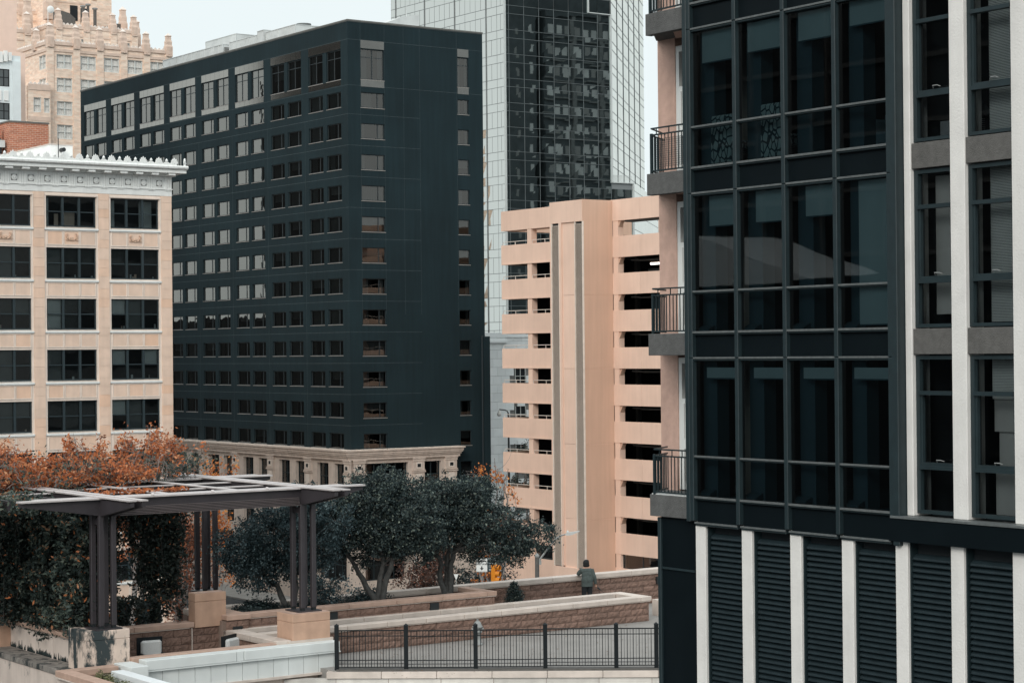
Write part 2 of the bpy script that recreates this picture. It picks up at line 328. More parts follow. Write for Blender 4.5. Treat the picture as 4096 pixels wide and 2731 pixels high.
def wall(parent, name, m, axis, plane, u0, u1, z0, z1, holes, depth, kind=None):
    us = sorted({u0, u1, *[h[0] for h in holes], *[h[1] for h in holes]}); us = [u for u in us if u0 <= u <= u1]
    zs = sorted({z0, z1, *[h[2] for h in holes], *[h[3] for h in holes]}); zs = [z for z in zs if z0 <= z <= z1]
    mb = MB(); P = (lambda u, z, d=0: (u, plane+d, z)) if axis == 'y' else (lambda u, z, d=0: (plane-d, u, z))
    for j in range(len(zs)-1):
        zc = (zs[j]+zs[j+1])/2; row = [h for h in holes if h[2] < zc < h[3]]; run = None
        for i in range(len(us)-1):
            uc = (us[i]+us[i+1])/2; solid = not any(h[0] < uc < h[1] for h in row)
            if solid and run is None: run = us[i]
            if (not solid or i == len(us)-2) and run is not None:
                e = us[i+1] if solid else us[i]
                mb.quad(P(run, zs[j]), P(e, zs[j]), P(e, zs[j+1]), P(run, zs[j+1])); run = None
    for a, b, c, d in holes:
        mb.quad(P(a, c), P(a, c, depth), P(a, d, depth), P(a, d)); mb.quad(P(b, c), P(b, d), P(b, d, depth), P(b, c, depth))
        mb.quad(P(a, c), P(b, c), P(b, c, depth), P(a, c, depth)); mb.quad(P(a, d), P(a, d, depth), P(b, d, depth), P(b, d))
    return mb.build(name, m, parent, kind=kind)
def text(parent, body, size, x, y, z, rotx, rotz, m, ext=.004, align='CENTER', name='lettering'):
    cu = bpy.data.curves.new('t', 'FONT'); cu.body = body; cu.size = size; cu.extrude = ext; cu.align_x = align; cu.align_y = 'CENTER'
    o = bpy.data.objects.new('t', cu); COL.objects.link(o); dg = bpy.context.evaluated_depsgraph_get()
    me = bpy.data.meshes.new_from_object(o.evaluated_get(dg)); bpy.data.objects.remove(o); me.materials.clear(); me.materials.append(MATS[m])
    q = place(name, me, parent, x, y, z); q.rotation_euler = (rotx, 0, rotz); return q
mat('hotel_panel_dim', (0.17, 0.165, 0.155), .2, metal=.9, var=.1, nscale=.6)  # dimmer copy of the tile; weaker reflection on the right face put into colour
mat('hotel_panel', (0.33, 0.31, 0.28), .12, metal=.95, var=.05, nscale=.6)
mat('tower_jt', (0.12, 0.14, 0.145), .5, var=0)
mat('refl_blind', (0.42, 0.42, 0.40), .9, var=.2, nscale=.4)
mat('refl_ledge', (0.13, 0.135, 0.13), .9, var=.2)
mat('footing_stone', (0.56, 0.53, 0.49), .9, var=.12, nscale=2, streak=.12, obj=.10)
mat('steel_rib', (0.12, 0.10, 0.10), .4, var=.08, nscale=3)
mat('fallen_leaf', (0.16, 0.09, 0.05), .9, var=.3, nscale=3)
mat('bulb', (1.0, .62, .25), .5, var=0, emit=4.0)
def pattern(name, kind):
    m, t, b = nodes(name); n = t.nodes; l = t.links.new
    tc_ = n.new('ShaderNodeTexCoord'); r_ = n.new('ShaderNodeValToRGB'); r_.color_ramp.interpolation = 'CONSTANT'
    if kind == 'stripes':
        mp = n.new('ShaderNodeMapping'); mp.inputs['Rotation'].default_value = (0, R(40), 0); l(tc_.outputs['Object'], mp.inputs[0])
        w_ = n.new('ShaderNodeTexWave'); w_.inputs['Scale'].default_value = 14; w_.bands_direction = 'X'; l(mp.outputs[0], w_.inputs[0]); src = w_.outputs['Fac']
        c = ((.03, .04, .045), (.5, .5, .5)); p = .5
    elif kind == 'ikat':
        v = n.new('ShaderNodeTexVoronoi'); v.inputs['Scale'].default_value = 9; v.feature = 'DISTANCE_TO_EDGE'; mp = n.new('ShaderNodeMapping'); mp.inputs['Scale'].default_value = (1, 1, .6)
        l(tc_.outputs['Object'], mp.inputs[0]); l(mp.outputs[0], v.inputs['Vector']); src = v.outputs['Distance']; c = ((.05, .06, .065), (.55, .53, .48)); p = .09
    else:
        br = n.new('ShaderNodeTexBrick'); br.inputs['Scale'].default_value = 14; br.inputs['Mortar Size'].default_value = .05; mp = n.new('ShaderNodeMapping'); mp.inputs['Rotation'].default_value = (R(90), 0, 0)
        l(tc_.outputs['Object'], mp.inputs[0]); l(mp.outputs[0], br.inputs['Vector']); src = br.outputs['Fac']; c = ((.62, .62, .60), (.36, .37, .37)); p = .5
    r_.color_ramp.elements[0].color = (*c[0], 1); r_.color_ramp.elements[1].color = (*c[1], 1); r_.color_ramp.elements[1].position = p
    l(src, r_.inputs[0]); l(r_.outputs[0], b.inputs['Base Color']); b.inputs['Roughness'].default_value = .9; MATS[name] = m
pattern('stripes', 'stripes'); pattern('ikat', 'ikat'); pattern('maze', 'maze')
#@@SETTING
# ================================================================== the ground
STREET = -15.0
g = MB().quad((-1500, -600, STREET), (600, -600, STREET), (600, 1500, STREET), (-1500, 1500, STREET)).build('ground', 'asphalt', None); tag(g, kind='structure')
pv = MB().box(-163.0, -158.5, 60, 140, STREET+.004, STREET+.15).box(-220, -158.5, 92.5, 97.2, STREET+.004, STREET+.149).build('pavement', 'pavement', None); tag(pv, kind='structure')
rm = MB()
for k in range(14): rm.box(-152.1, -151.95, 55+k*6, 58+k*6, STREET+.004, STREET+.008)
tag(rm.build('road_markings', 'road_paint', None), kind='structure')
# ================================================================== dark hotel
HX, HY = -163.55, 97.54
H = root('hotel_building', 'tall dark slate painted hotel slab with rows of paired windows', 'building', HX, HY, STREET)
ROWS = [(31.17-2.872*k, 1.42) for k in range(12)]
TOPW = (33.74, 36.52)
bays = [(-170.80-7.442*k) for k in range(8)]
hl = []; wins = []
for bi, b0 in enumerate(bays):
    for (a, c) in ((b0, b0+2.66), (b0+3.36, b0+6.0)):
        hl.append((a, c, TOPW[0], TOPW[1])); wins.append(('y', a, c, TOPW[0], TOPW[1], 'top', bi))
        for z, h in ROWS: hl.append((a, c, z, z+h)); wins.append(('y', a, c, z, z+h, 'row', bi))
wall(H, 'wall', 'hotel_wall', 'y', HY, -223.9, HX, -4.6, 38.95, hl, .22)
hr = []
for (a, c) in ((98.93, 101.47), (109.7, 110.98)):
    hr.append((a, c, 33.72, 36.55)); wins.append(('x', a, c, 33.72, 36.55, 'top', 0))
    for z, h in ROWS: hr.append((a, c, z-.06, z-.06+h)); wins.append(('x', a, c, z-.06, z-.06+h, 'row', 0))
hr.append((109.7, 110.98, -4.3, -2.0))
wall(H, 'wall', 'hotel_wall', 'x', HX, HY, 112.61, STREET, 38.95, hr, .22)
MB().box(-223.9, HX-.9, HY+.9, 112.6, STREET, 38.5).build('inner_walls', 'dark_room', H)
MB().box(-223.9, HX, HY-.02, 112.61, 38.951, 39.02).build('roof', 'concrete_dark', H)
bx(H, 'coping', 'hotel_coping', -223.95, HX+.06, HY-.06, HY+.4, 39.02, 39.16)
bx(H, 'coping', 'hotel_coping', HX-.4, HX+.06, HY+.4, 112.65, 39.02, 39.16)
bx(H, 'wall', 'hotel_wall', -223.9, -223.6, HY+.01, 112.6, STREET, 38.95)
bx(H, 'wall', 'hotel_wall', -223.6, HX-.3, 112.3, 112.6, STREET, 38.95)
# score lines of the cladding
sc = MB()
for z in [37.33, 33.12]+[30.45-2.872*k for k in range(11)]:
    sc.box(-223.9, HX+.006, HY-.006, HY+.01, z-.022, z+.022); sc.box(HX-.01, HX+.006, HY, 105.4 if z < 33 else 112.6, z-.018, z+.018)
for b0 in bays:
    for u in (b0-.75,): sc.box(u-.01, u+.01, HY-.005, HY+.01, -.4, 30.45)
for u in (98.9, 101.5, 103.6, 105.4, 109.6): sc.box(HX-.01, HX+.005, u-.008, u+.008, 12, 38.9)
sc.build('joint', 'hotel_joint', H)
# glazed tile panels round the top windows
for bi, b0 in enumerate(bays):
    for (z0, z1) in ((36.56, 37.30), (33.20, 33.68)):
        for k in range(6):
            bx(H, 'tile', 'hotel_tile' if False else 'hotel_panel', b0+k*1.0+.01, b0+k*1.0+.99, HY-.012, HY+.01, z0, z1)
for (a, c) in ((98.93, 101.47), (109.7, 110.98)):
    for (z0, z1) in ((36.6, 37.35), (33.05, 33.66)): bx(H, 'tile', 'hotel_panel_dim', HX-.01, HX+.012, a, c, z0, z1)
def window_parts(W_, H_, top):
    """frame, pane, curtain and sill of one hotel window facing -y, origin at lower left of the opening"""
    fr = MB(); t = .07
    fr.box(0, W_, .10, .16, 0, t).box(0, W_, .10, .16, H_-t, H_).box(0, t, .10, .16, t, H_-t).box(W_-t, W_, .10, .16, t, H_-t)
    m = W_*.5 if top else W_*.72
    if W_ > 2: fr.box(m-t/2, m+t/2, .10, .16, t, H_-t)
    if top: fr.box(t, W_-t, .105, .155, H_*.72, H_*.72+t*.8)
    pn = MB().quad((t, .14, t), (W_-t, .14, t), (W_-t, .14, H_-t), (t, .14, H_-t))
    sl = MB().box(-.05, W_+.05, -.03, .10, -.05, 0)
    return fr, pn, sl
def curtain_mb(W_, H_, style, rng):
    c = MB()
    def cloth(a, b):
        n = max(2, int((b-a)/.09)); pts = [(a+(b-a)*i/n, .42+.05*((i % 2)*2-1)) for i in range(n+1)]
        for i in range(n): c.quad((pts[i][0], pts[i][1], .05), (pts[i+1][0], pts[i+1][1], .05), (pts[i+1][0], pts[i+1][1], H_-.03), (pts[i][0], pts[i][1], H_-.03))
    if style == 0: cloth(0, W_*.22); cloth(W_*.72, W_)
    elif style == 1: cloth(0, W_*.35); cloth(W_*.8, W_)
    elif style == 2: cloth(0, W_*.55)
    elif style == 3: cloth(0, W_)
    else: c.quad((0, .42, H_*.45), (W_, .42, H_*.45), (W_, .42, H_), (0, .42, H_))
    return c
WC = {}; rng = random.Random(3)
for (ax, a, c, z0, z1, kind, bi) in wins:
    w_, h_ = round(c-a, 2), round(z1-z0, 2); st = rng.choice([0, 1, 1, 2, 3, 4]); k = (w_, h_, kind, ax)
    if k not in WC:
        f_, p_, s_ = window_parts(w_, h_, kind == 'top'); WC[k] = (f_.mesh('hotel_frame'), p_.mesh('hotel_glass' if ax == 'y' else 'hotel_glass_side'), s_.mesh('hotel_sill'))
    kc = (w_, h_, 'c', st)
    if kc not in WC: WC[kc] = curtain_mb(w_, h_, st, rng).mesh('curtain')
    fm, pm, sm = WC[k]
    rz = 0 if ax == 'y' else R(90); px, py = (a, HY) if ax == 'y' else (HX, a)
    wo = place('window', fm, H, px, py, z0, rz)
    for nm, me in (('pane', pm), ('sill', sm), ('curtain', WC[kc])):
        q = bpy.data.objects.new(nm, me); COL.objects.link(q); q.parent = wo
# drainpipe and low link wall at the right
MB().tube([(HX+.12, 112.2, -13), (HX+.12, 112.2, 10)], .09, 8).build('drainpipe', 'hotel_frame', H)
bx(H, 'rainwater_head', 'hotel_wall', HX, HX+.35, 112.3, 112.95, STREET, 9.9)
# roof plant on the hotel: each unit its own thing
def roof_unit(name, label, x0, x1, y0, y1, z0, z1, ribs=6, hood=False, grille=False, fans=0):
    t = root(name, label, 'roof unit', (x0+x1)/2, (y0+y1)/2, z0, group='plant on the dark hotel roof')
    b = MB().box(x0, x1, y0, y1, z0+.25, z1); b.build('casing', 'roof_metal', t)
    fr = MB()
    for i in range(ribs+1): u = x0+(x1-x0)*i/ribs; fr.box(u-.04, u+.04, y0-.04, y0, z0+.25, z1)
    fr.box(x0-.04, x1+.04, y0-.05, y1+.05, z1, z1+.06); fr.build('seams', 'roof_metal', t)
    MB().box(x0+.1, x1-.1, y0+.1, y1-.1, z0, z0+.25).build('base', 'concrete_dark', t)
    if hood: MB().prism([(y0-1.4, z0+.9), (y0-1.4, z0+1.5), (y0, z1), (y0, z0+.7)], 'x', x1-3.6, x1).build('hood', 'roof_metal', t)
    if grille:
        for i in range(7): z = z0+.4+i*(z1-z0-.6)/7; bx(t, 'grille_slat', 'glaze_dark', x1, x1+.06, y0+.15, y1-.15, z, z+.1)
    for i in range(fans):
        u = x0+(x1-x0)*(i+.5)/fans; MB().lathe([(.75, z1+.06), (.75, z1+.32), (.62, z1+.34), (.6, z1+.2)], u, (y0+y1)/2, 14).build('fan', 'concrete_dark', t)
    return t
RZ = 39.02
roof_unit('air_handler', 'pale ribbed plant box with low top at the left end of the hotel roof', -207.2, -202.4, 100, 103, RZ, 40.75, 3)
roof_unit('air_handler', 'long pale ribbed plant housing in front of the raised duct box on the hotel roof', -202.3, -193.0, 100, 103, RZ, 40.75, 9, grille=True)
roof_unit('duct_box', 'raised square duct box sticking up highest left on the hotel roof', -203.6, -196.5, 103.4, 106, RZ+1.2, 42.6, 2)
roof_unit('air_handler', 'second long pale ribbed plant housing right of the duct box on the hotel roof', -191.5, -185.0, 100, 103, RZ, 40.72, 8)
roof_unit('vent_stack', 'narrow pale upright flue box between two long plant housings', -185.0, -183.7, 99.8, 101.4, RZ, 41.0, 1)
roof_unit('air_handler', 'rightmost pale plant housing with round fans on top near the hotel corner', -183.6, -177.6, 100, 103, RZ, 40.75, 5, fans=3)
t = root('exhaust_fan', 'small crumpled silver exhaust cowl on the right side of the hotel roof', 'vent', -168, 105.2, RZ)
MB().prism([(103.0, 39.05), (103.0, 39.5), (105.6, 40.5), (107.6, 40.9), (107.6, 39.05)], 'x', -169, -167).build('cowl', 'roof_metal', t)
MB().tube([(-168, 106.8, 40.8), (-168, 106.8, 41.8)], .04, 5).build('rod', 'roof_metal', t)
# ================================================================== limestone podium of the hotel
P_ = root('podium_building', 'low cream limestone podium with moulded cornice below the dark hotel', 'building', HX, HY, STREET)
PX, PY = HX+.62, HY-.62
def cornice(mb, k, ext, z0, z1): pass
for (e, z0, z1) in ((.62, -.62, -.48), (.50, -.86, -.62), (.44, -1.0, -.86), (.34, -1.16, -1.0), (.24, -1.42, -1.16)):
    cb = MB().box(-223.9, PX+e, PY-e, PY+1, z0, z1).box(PX-1, PX+e, PY+1, 108.8+e, z0, z1); cb.build('cornice', 'limestone', P_)
# pale slabs lying along the top of the cornice
for k in range(22):
    u = -200+k*1.72; bx(P_, 'slab', 'limestone_light', u, u+.85, PY-.6, PY-.1, -.48, -.44)
for k in range(7): u = 97.6+k*1.72; bx(P_, 'slab', 'limestone_light', PX+.1, PX+.6, u, u+1.05, -.48, -.44)
lh = []; pil = []
for k in range(9):
    c0 = -163.4-7.35*k
    for (a, b) in ((c0-5.0, c0-2.9), (c0-1.75-.45, c0-.05-.1)):
        pass
    a0 = c0-5.35; lh += [(a0, a0+2.12, -4.0, -1.78), (a0+3.25, a0+5.3-.02, -4.0, -1.78), (a0, a0+2.12, -8.4, -5.0), (a0+3.25, a0+5.28, -8.4, -5.0), (a0, a0+5.28, -12.6, -9.3)]
    pil.append(c0)
wall(P_, 'wall', 'limestone', 'y', PY, -223.9, PX, STREET, -1.42, lh, .45)
rh_ = [(98.6, 103.35, -4.6, -1.78), (105.1, 107.05, -4.0, -1.78), (98.6, 103.35, -8.6, -5.3), (105.1, 107.05, -8.6, -5.3), (98.6, 103.0, -12.6, -9.4), (104.9, 108.4, -12.6, -9.4)]
wall(P_, 'wall', 'limestone', 'x', PX, PY, 108.78, STREET, -1.42, rh_, .45)
bx(P_, 'wall', 'limestone', HX-.4, PX-.01, 108.4, 108.77, STREET, -1.42)
bx(P_, 'wall', 'limestone', PX-.45, PX-.02, 108.8, 112.4, STREET, -9.0); bx(P_, 'wall', 'limestone', PX-.46, PX-.02, 110.6, 111.6, -9.0, -5)
def store(ax, a, b, z0, z1):
    d = .34; w_ = b-a; h_ = z1-z0; k = ('pod', round(w_, 2), round(h_, 2))
    if k not in WC:
        f = MB(); n = 2 if w_ < 3 else 4; t_ = .09
        f.box(0, w_, d, d+.08, 0, t_).box(0, w_, d, d+.08, h_-t_, h_); f.box(0, w_, d, d+.08, h_*.42, h_*.42+t_)
        for i in range(n+1): u = (w_-t_)*i/n; f.box(u, u+t_, d, d+.08, t_, h_-t_)
        WC[k] = (f.mesh('green_frame'), MB().quad((0, d+.05, 0), (w_, d+.05, 0), (w_, d+.05, h_), (0, d+.05, h_)).mesh('office_glass'))
    o = place('window', WC[k][0], P_, *((a, PY) if ax == 'y' else (PX, a)), z0, 0 if ax == 'y' else R(90))
    q = bpy.data.objects.new('pane', WC[k][1]); COL.objects.link(q); q.parent = o
for h in lh: store('y', *h)
for h in rh_: store('x', *h)
MB().box(-223.8, HX-.01, HY-.1, HY+.0, STREET, -1.5).box(HX+.0, HX+.1, HY, 108.3, STREET, -1.5).build('inner_walls', 'dark_room', P_)
# pilaster faces with square ornaments
def pilaster(ax, c, hw=.62):
    def B(u0, u1, d0, d1, z0, z1, name, m, par):
        return bx(par, name, m, u0, u1, PY-d1, PY-d0, z0, z1) if ax == 'y' else bx(par, name, m, PX+d0, PX+d1, u0, u1, z0, z1)
    p = B(c-hw, c+hw, 0, .16, -5.0, -1.75, 'pilaster', 'limestone', P_)
    for (e, a, b) in ((.05, -1.75, -1.52), (.10, -1.52, -1.42), (.07, -2.62, -2.55), (.09, -2.78, -2.68)): B(c-hw-e, c+hw+e, 0, .16+e, a, b, 'moulding', 'limestone', p)
    B(c-.30, c+.30, .16, .20, -2.42, -1.86, 'ornament', 'limestone_light', p)
    B(c-.19, c+.19, .20, .21, -2.30, -1.98, 'ornament', 'black', p)
    B(c-.33, c+.33, .16, .19, -3.9, -2.95, 'ornament', 'limestone_light', p)
for c in pil: pilaster('y', c-6.9, .60)
pilaster('y', -163.05, .50)
for c in (97.95, 104.45, 108.1): pilaster('x', c)
bx(P_, 'awning', 'awning', PX, PX+1.2, 99.2, 102.6, -10.4, -9.5)
for c in (98.2, 104.0): bx(P_, 'wall_lamp', 'window_white', PX+.02, PX+.2, c-.1, c+.1, -11.3, -10.6)
# ================================================================== cream terracotta office
TX = -136.71
T = root('terracotta_office', 'cream and peach terracotta office block with white ornate cornice and dark windows', 'building', TX, 66.5, STREET)
TROWS = [(17.46, 19.60)]+[(13.82-3.592*k, 16.0-3.592*k) for k in range(8)]
TB = [(56.9-4.87*k, 60.65-4.87*k) for k in range(-1, 3)]
th = [(a, b, z0, z1) for a, b in TB for z0, z1 in TROWS]
wall(T, 'wall', 'terracotta_pale', 'x', TX, 47.0, 66.52, STREET, 19.9, th, .32)
bx(T, 'side_wall', 'terracotta_pale', -166, TX, 66.2, 66.5, STREET, 22.0)
MB().box(-166, TX-1.6, 47, 66.2, STREET, 21.6).build('inner_walls', 'dark_room', T)
bx(T, 'roof', 'plaster_white', -166, TX-.1, 47, 66.2, 21.6, 21.8)
# pier blocks
bz = STREET+.2; bi = 0
piers = [(TB[i+1][1]+.16, TB[i][0]-.16) for i in range(3)]+[(65.68, 66.52)]
while bz < 19.75:
    h = [.62, .8, .62, .7, .86, .6][bi % 6]
    for pi, (a, b) in enumerate(piers):
        hh = h-.012; z1 = min(bz+hh, 19.88)
        bx(T, 'block', 'terracotta', TX, TX+.07, a, b, bz, z1)
    bz += h; bi += 1
# window surrounds, sills, spandrel panels, windows
for (a, b) in TB:
    for ri, (z0, z1) in enumerate(TROWS):
        w_, h_ = b-a, z1-z0
        k = ('tw', round(h_, 2))
        if k not in WC:
            f = MB(); t_ = .10; d = .12
            f.box(0, w_, d, d+.1, 0, t_).box(0, w_, d, d+.1, h_-.07, h_).box(0, .09, d, d+.1, t_, h_-.07).box(w_-.09, w_, d, d+.1, t_, h_-.07)
            for u in (1.18, 2.42): f.box(u, u+.16, d-.06, d+.1, -.04, h_)
            f.box(.09, w_-.09, d+.02, d+.09, h_*.485, h_*.485+.07)
            s = MB()
            for (u0, u1) in ((.09, 1.18), (1.34, 2.42), (2.58, w_-.09)):
                for (q0, q1) in ((t_, h_*.485), (h_*.485+.07, h_-.07)): s.quad((u0, d+.06, q0), (u1, d+.06, q0), (u1, d+.06, q1), (u0, d+.06, q1))
            WC[k] = (f.mesh('green_frame'), s.mesh('office_glass'))
        wo = place('window', WC[k][0], T, TX, a, z0, R(90)); q = bpy.data.objects.new('pane', WC[k][1]); COL.objects.link(q); q.parent = wo; POS[wo] = (TX, a, z0)
        sg = MB().box(TX, TX+.12, a-.14, b+.14, z0-.22, z0-.10).box(TX, TX+.07, a-.12, b+.12, z0-.27, z0-.22).box(TX-.3, TX+.0, a+.001, b-.001, z0-.08, z0)
        sg.build('sill', 'white_glaze', T)
        if ri < 8:
            zt, zb = z0-.27, TROWS[ri+1][1]+.16
            for i in range(3):
                u0 = a+.03+i*1.24; fm = MB()
                fm.box(TX, TX+.045, u0, u0+.06, zb, zt).box(TX, TX+.045, u0+1.14, u0+1.2, zb, zt).box(TX, TX+.045, u0+.06, u0+1.14, zb, zb+.06).box(TX, TX+.045, u0+.06, u0+1.14, zt-.06, zt)
                fm.build('panel_frame', 'terracotta_pale', T)
                bx(T, 'panel', 'terracotta', TX, TX+.018, u0+.09, u0+1.11, zb+.09, zt-.09)
    # top surround
    z1 = TROWS[0][1]
    MB().box(TX, TX+.1, a-.14, b+.14, z1+.03, z1+.14).box(TX, TX+.08, a-.14, a-.05, 17.3, z1+.03).box(TX, TX+.08, b+.05, b+.14, 17.3, z1+.03).build('window_surround', 'terracotta_pale', T)
    # carved relief in the middle of the upper spandrel
    cy = (a+b)/2; rl = MB(); rr = random.Random(5)
    for i in range(30):
        t_ = i/29; ang = math.pi*(1+t_); rr_ = .30; u = cy+math.cos(ang)*rr_*1.1; z = 16.78+math.sin(ang)*.26; s_ = rr.uniform(.03, .07)
        rl.lathe([(.0, -.01), (s_, 0), (s_*.7, s_*.8), (.005, s_)], 0, 0, 6)
        n = 24
        for j in range(len(rl.v)-n, len(rl.v)):
            vx, vy, vz = rl.v[j]; rl.v[j] = (TX+.05+vz, u+vx, z+vy)
    for s_ in (-1, 1):
        for i in range(9):
            z = 16.52+i*.055; u = cy+s_*(.36+.04*math.sin(i*1.3)); rl.box(TX+.04, TX+.10+.03*(i % 2), u-.05, u+.05, z-.022, z+.022)
    rl.box(TX+.03, TX+.12, cy-.12, cy+.12, 16.60, 16.74); rl.build('carved_relief', 'relief', T)
# furnishings seen behind the panes
def inside(name, m, y0, y1, z0, z1, d=.55): bx(T, name, m, TX-d-.05, TX-d, y0, y1, z0, z1)
rr = random.Random(11)
for bi_, (a, b) in enumerate(TB):
    for ri, (z0, z1) in enumerate(TROWS[:7]):
        if ri == 0: continue
        for i in range(3):
            u0 = a+.1+i*1.25; q = rr.random()
            if q < .7: inside('roller_shade', rr.choice(['venetian', 'glaze_dark', 'spandrel_grey']), u0, u0+1.08, z0+(z1-z0)*rr.choice([.02, .5, .5]), z1-.05, .35)
            if rr.random() < .35:
                for _ in range(rr.randint(1, 3)):
                    v = u0+rr.random(); inside('sill_object', rr.choice(['plaster_white', 'cap_pale', 'terracotta']), v, v+rr.uniform(.05, .16), z0+.1, z0+.1+rr.uniform(.1, .3), .4)
a, b = TB[1]
inside('partition', 'plaster_white', a+.08, a+.42, 17.5, 19.5, .6); inside('plywood_sheet', 'terracotta', a+1.35, a+2.33, 17.55, 18.5, .5); inside('plywood_sheet', 'terracotta', a+.8, a+1.1, 17.55, 18.4, .5)
a, b = TB[0]
inside('partition', 'venetian', a+.1, a+.55, 17.5, 19.5, .6); inside('partition', 'venetian', a+2.6, a+3.6, 17.5, 19.5, .9)
for u in (56.9+1.6, 56.9+1.9): pass
# frieze and cornice
fz = MB().box(TX-.1, TX+.05, 47, 66.56, 19.9, 20.36).build('frieze_band', 'white_glaze', T)
MB().box(TX-.1, TX+.12, 47, 66.62, 20.36, 20.42).build('moulding', 'white_glaze', T)
MB().box(TX-.1, TX+.05, 47, 66.56, 20.42, 21.34).build('frieze', 'white_glaze', T)
met, tri = [], []
mm_ = MB().box(-.0, .012, -.22, .22, -.22, .22)
ros = MB().lathe([(.20, 0), (.205, .03), (.16, .045), (.15, .03), (.10, .03), (.09, .06), (.04, .075), (.0, .08)], 0, 0, 16)
ros.v = [(z, x, y) for x, y, z in ros.v]; rosm = ros.mesh('white_glaze'); mm_m = mm_.mesh('glaze_dark')
frm = MB().box(0, .02, -.33, -.27, -.33, .33).box(0, .02, .27, .33, -.33, .33).box(0, .02, -.27, .27, -.33, -.27).box(0, .02, -.27, .27, .27, .33).mesh('white_glaze')
trg = MB()
for i in range(3): trg.box(0, .05, -.24+i*.18, -.12+i*.18, 0, .80)
trg.box(0, .07, -.27, .27, .80, .88).box(0, .07, -.26, .26, -.07, -.02)
for i in range(5): trg.box(0, .06, -.24+i*.11, -.19+i*.11, -.15, -.07)
trm = trg.mesh('white_glaze')
acr = MB()
for i in range(7):   # palmette: seven fanned leaves
    an = R(-66+22*i); l_ = .46-.05*abs(i-3); dx, dz = math.sin(an), math.cos(an)
    acr.prism([(dx*.05-dz*.03, .10+dz*.05+dx*.03), (dx*.05+dz*.03, .10+dz*.05-dx*.03), (dx*l_*.8+dz*.055, .10+dz*l_*.8-dx*.055), (dx*l_, .10+dz*l_), (dx*l_*.8-dz*.055, .10+dz*l_*.8+dx*.055)], 'x', -.05, .05-.01*(i % 2))
acr.box(-.06, .06, -.16, .16, 0, .12); acm = acr.mesh('white_glaze')
wv = MB(); pts = [(-.46, 0), (-.46, .10), (-.36, .19), (-.24, .14), (-.1, .24), (0, .27), (.1, .24), (.24, .14), (.36, .19), (.46, .10), (.46, 0)]
wv.prism(pts, 'x', -.04, .04)
wv.lathe([(.07, .25), (.11, .31), (.09, .38), (.03, .46), (.0, .5)], 0, 0, 8)
for s_ in (-1, 1): wv.prism([(s_*.2+.07*math.cos(q*.785), .09+.07*math.sin(q*.785)) for q in range(8)], 'x', -.055, .055)
wvm = wv.mesh('white_glaze')
sig = TX+.95
for k in range(-2, 11):
    y = 54.55+1.2225*k
    if y < 47 or y > 66.2: continue
    place('metope', frm, T, TX+.052, y, 20.82); place('metope', mm_m, T, TX+.052, y, 20.80); place('rosette', rosm, T, TX+.064, y, 20.80)
for k in range(-6, 12):
    y = 53.93+1.2225*k
    if y < 47 or y > 66.6: continue
    if k > 9.7: y = 66.25
    place('triglyph', trm, T, TX+.052, y, 20.42)
    bx(T, 'bracket', 'white_glaze', TX+.1, TX+.78, y-.27, y+.27, 21.36, 21.52)
MB().box(TX-.1, TX+.25, 47, 66.78, 21.32, 21.42).box(TX-.1, TX+.4, 47, 66.9, 21.42, 21.55).build('cornice_bed', 'white_glaze', T)
MB().box(TX-.4, TX+.86, 47, 67.34, 21.53, 21.76).build('cornice_fascia', 'white_glaze', T)
MB().box(-160, TX-.4, 66.45, 67.34, 21.53, 21.76).build('cornice_fascia', 'white_glaze', T)
gt = [(TX+.7, 21.76), (TX+.93, 21.78), (TX+1.04, 21.86), (TX+1.06, 21.98), (TX+.98, 22.06), (TX+.55, 22.08), (TX+.2, 21.9), (TX+.2, 21.76)]
for k in range(50):
    y0 = 47+k*.41
    if y0 < 67.1: MB().prism(gt, 'y', y0, min(y0+.40, 67.42)).build('gutter_block', 'white_glaze', T)
MB().box(-160, TX+.9, 66.6, 67.42, 21.76, 22.06).build('gutter_return', 'white_glaze', T)
for k in range(-6, 11):
    y = 54.12+1.222*k+.05
    if 47 < y < 67.2: place('cresting_palmette', acm, T, TX+.85, y, 22.06)
    y2 = y+.611
    if 47 < y2 < 67.0: place('cresting_wave', wvm, T, TX+.85, y2, 22.06)
place('cresting_palmette', acm, T, TX+.8, 67.25, 22.06, R(50))
# penthouse and flue on the terracotta roof
t = root('roof_penthouse', 'small plain white penthouse box on the cream office roof', 'penthouse', -149, 61.5, 21.8)
MB().box(-156, -145, 60.72, 62.5, 21.8, 24.1).build('wall', 'plaster_white', t); MB().box(-156.05, -144.95, 60.67, 62.55, 24.1, 24.18).build('coping', 'cap_pale', t)
tag(MB().tube([(-144.4, 61.55, 23.72), (-144.95, 61.55, 23.72)], .16, 12).build('flue_pipe', 'black', t))
ap = MB().tube([(-143.8, 60.85, 21.8), (-143.8, 60.85, 24.5)], .035, 6).build('antenna_rod', 'black', None); tag(ap, 'thin dark rod standing in front of the white penthouse', 'rod')
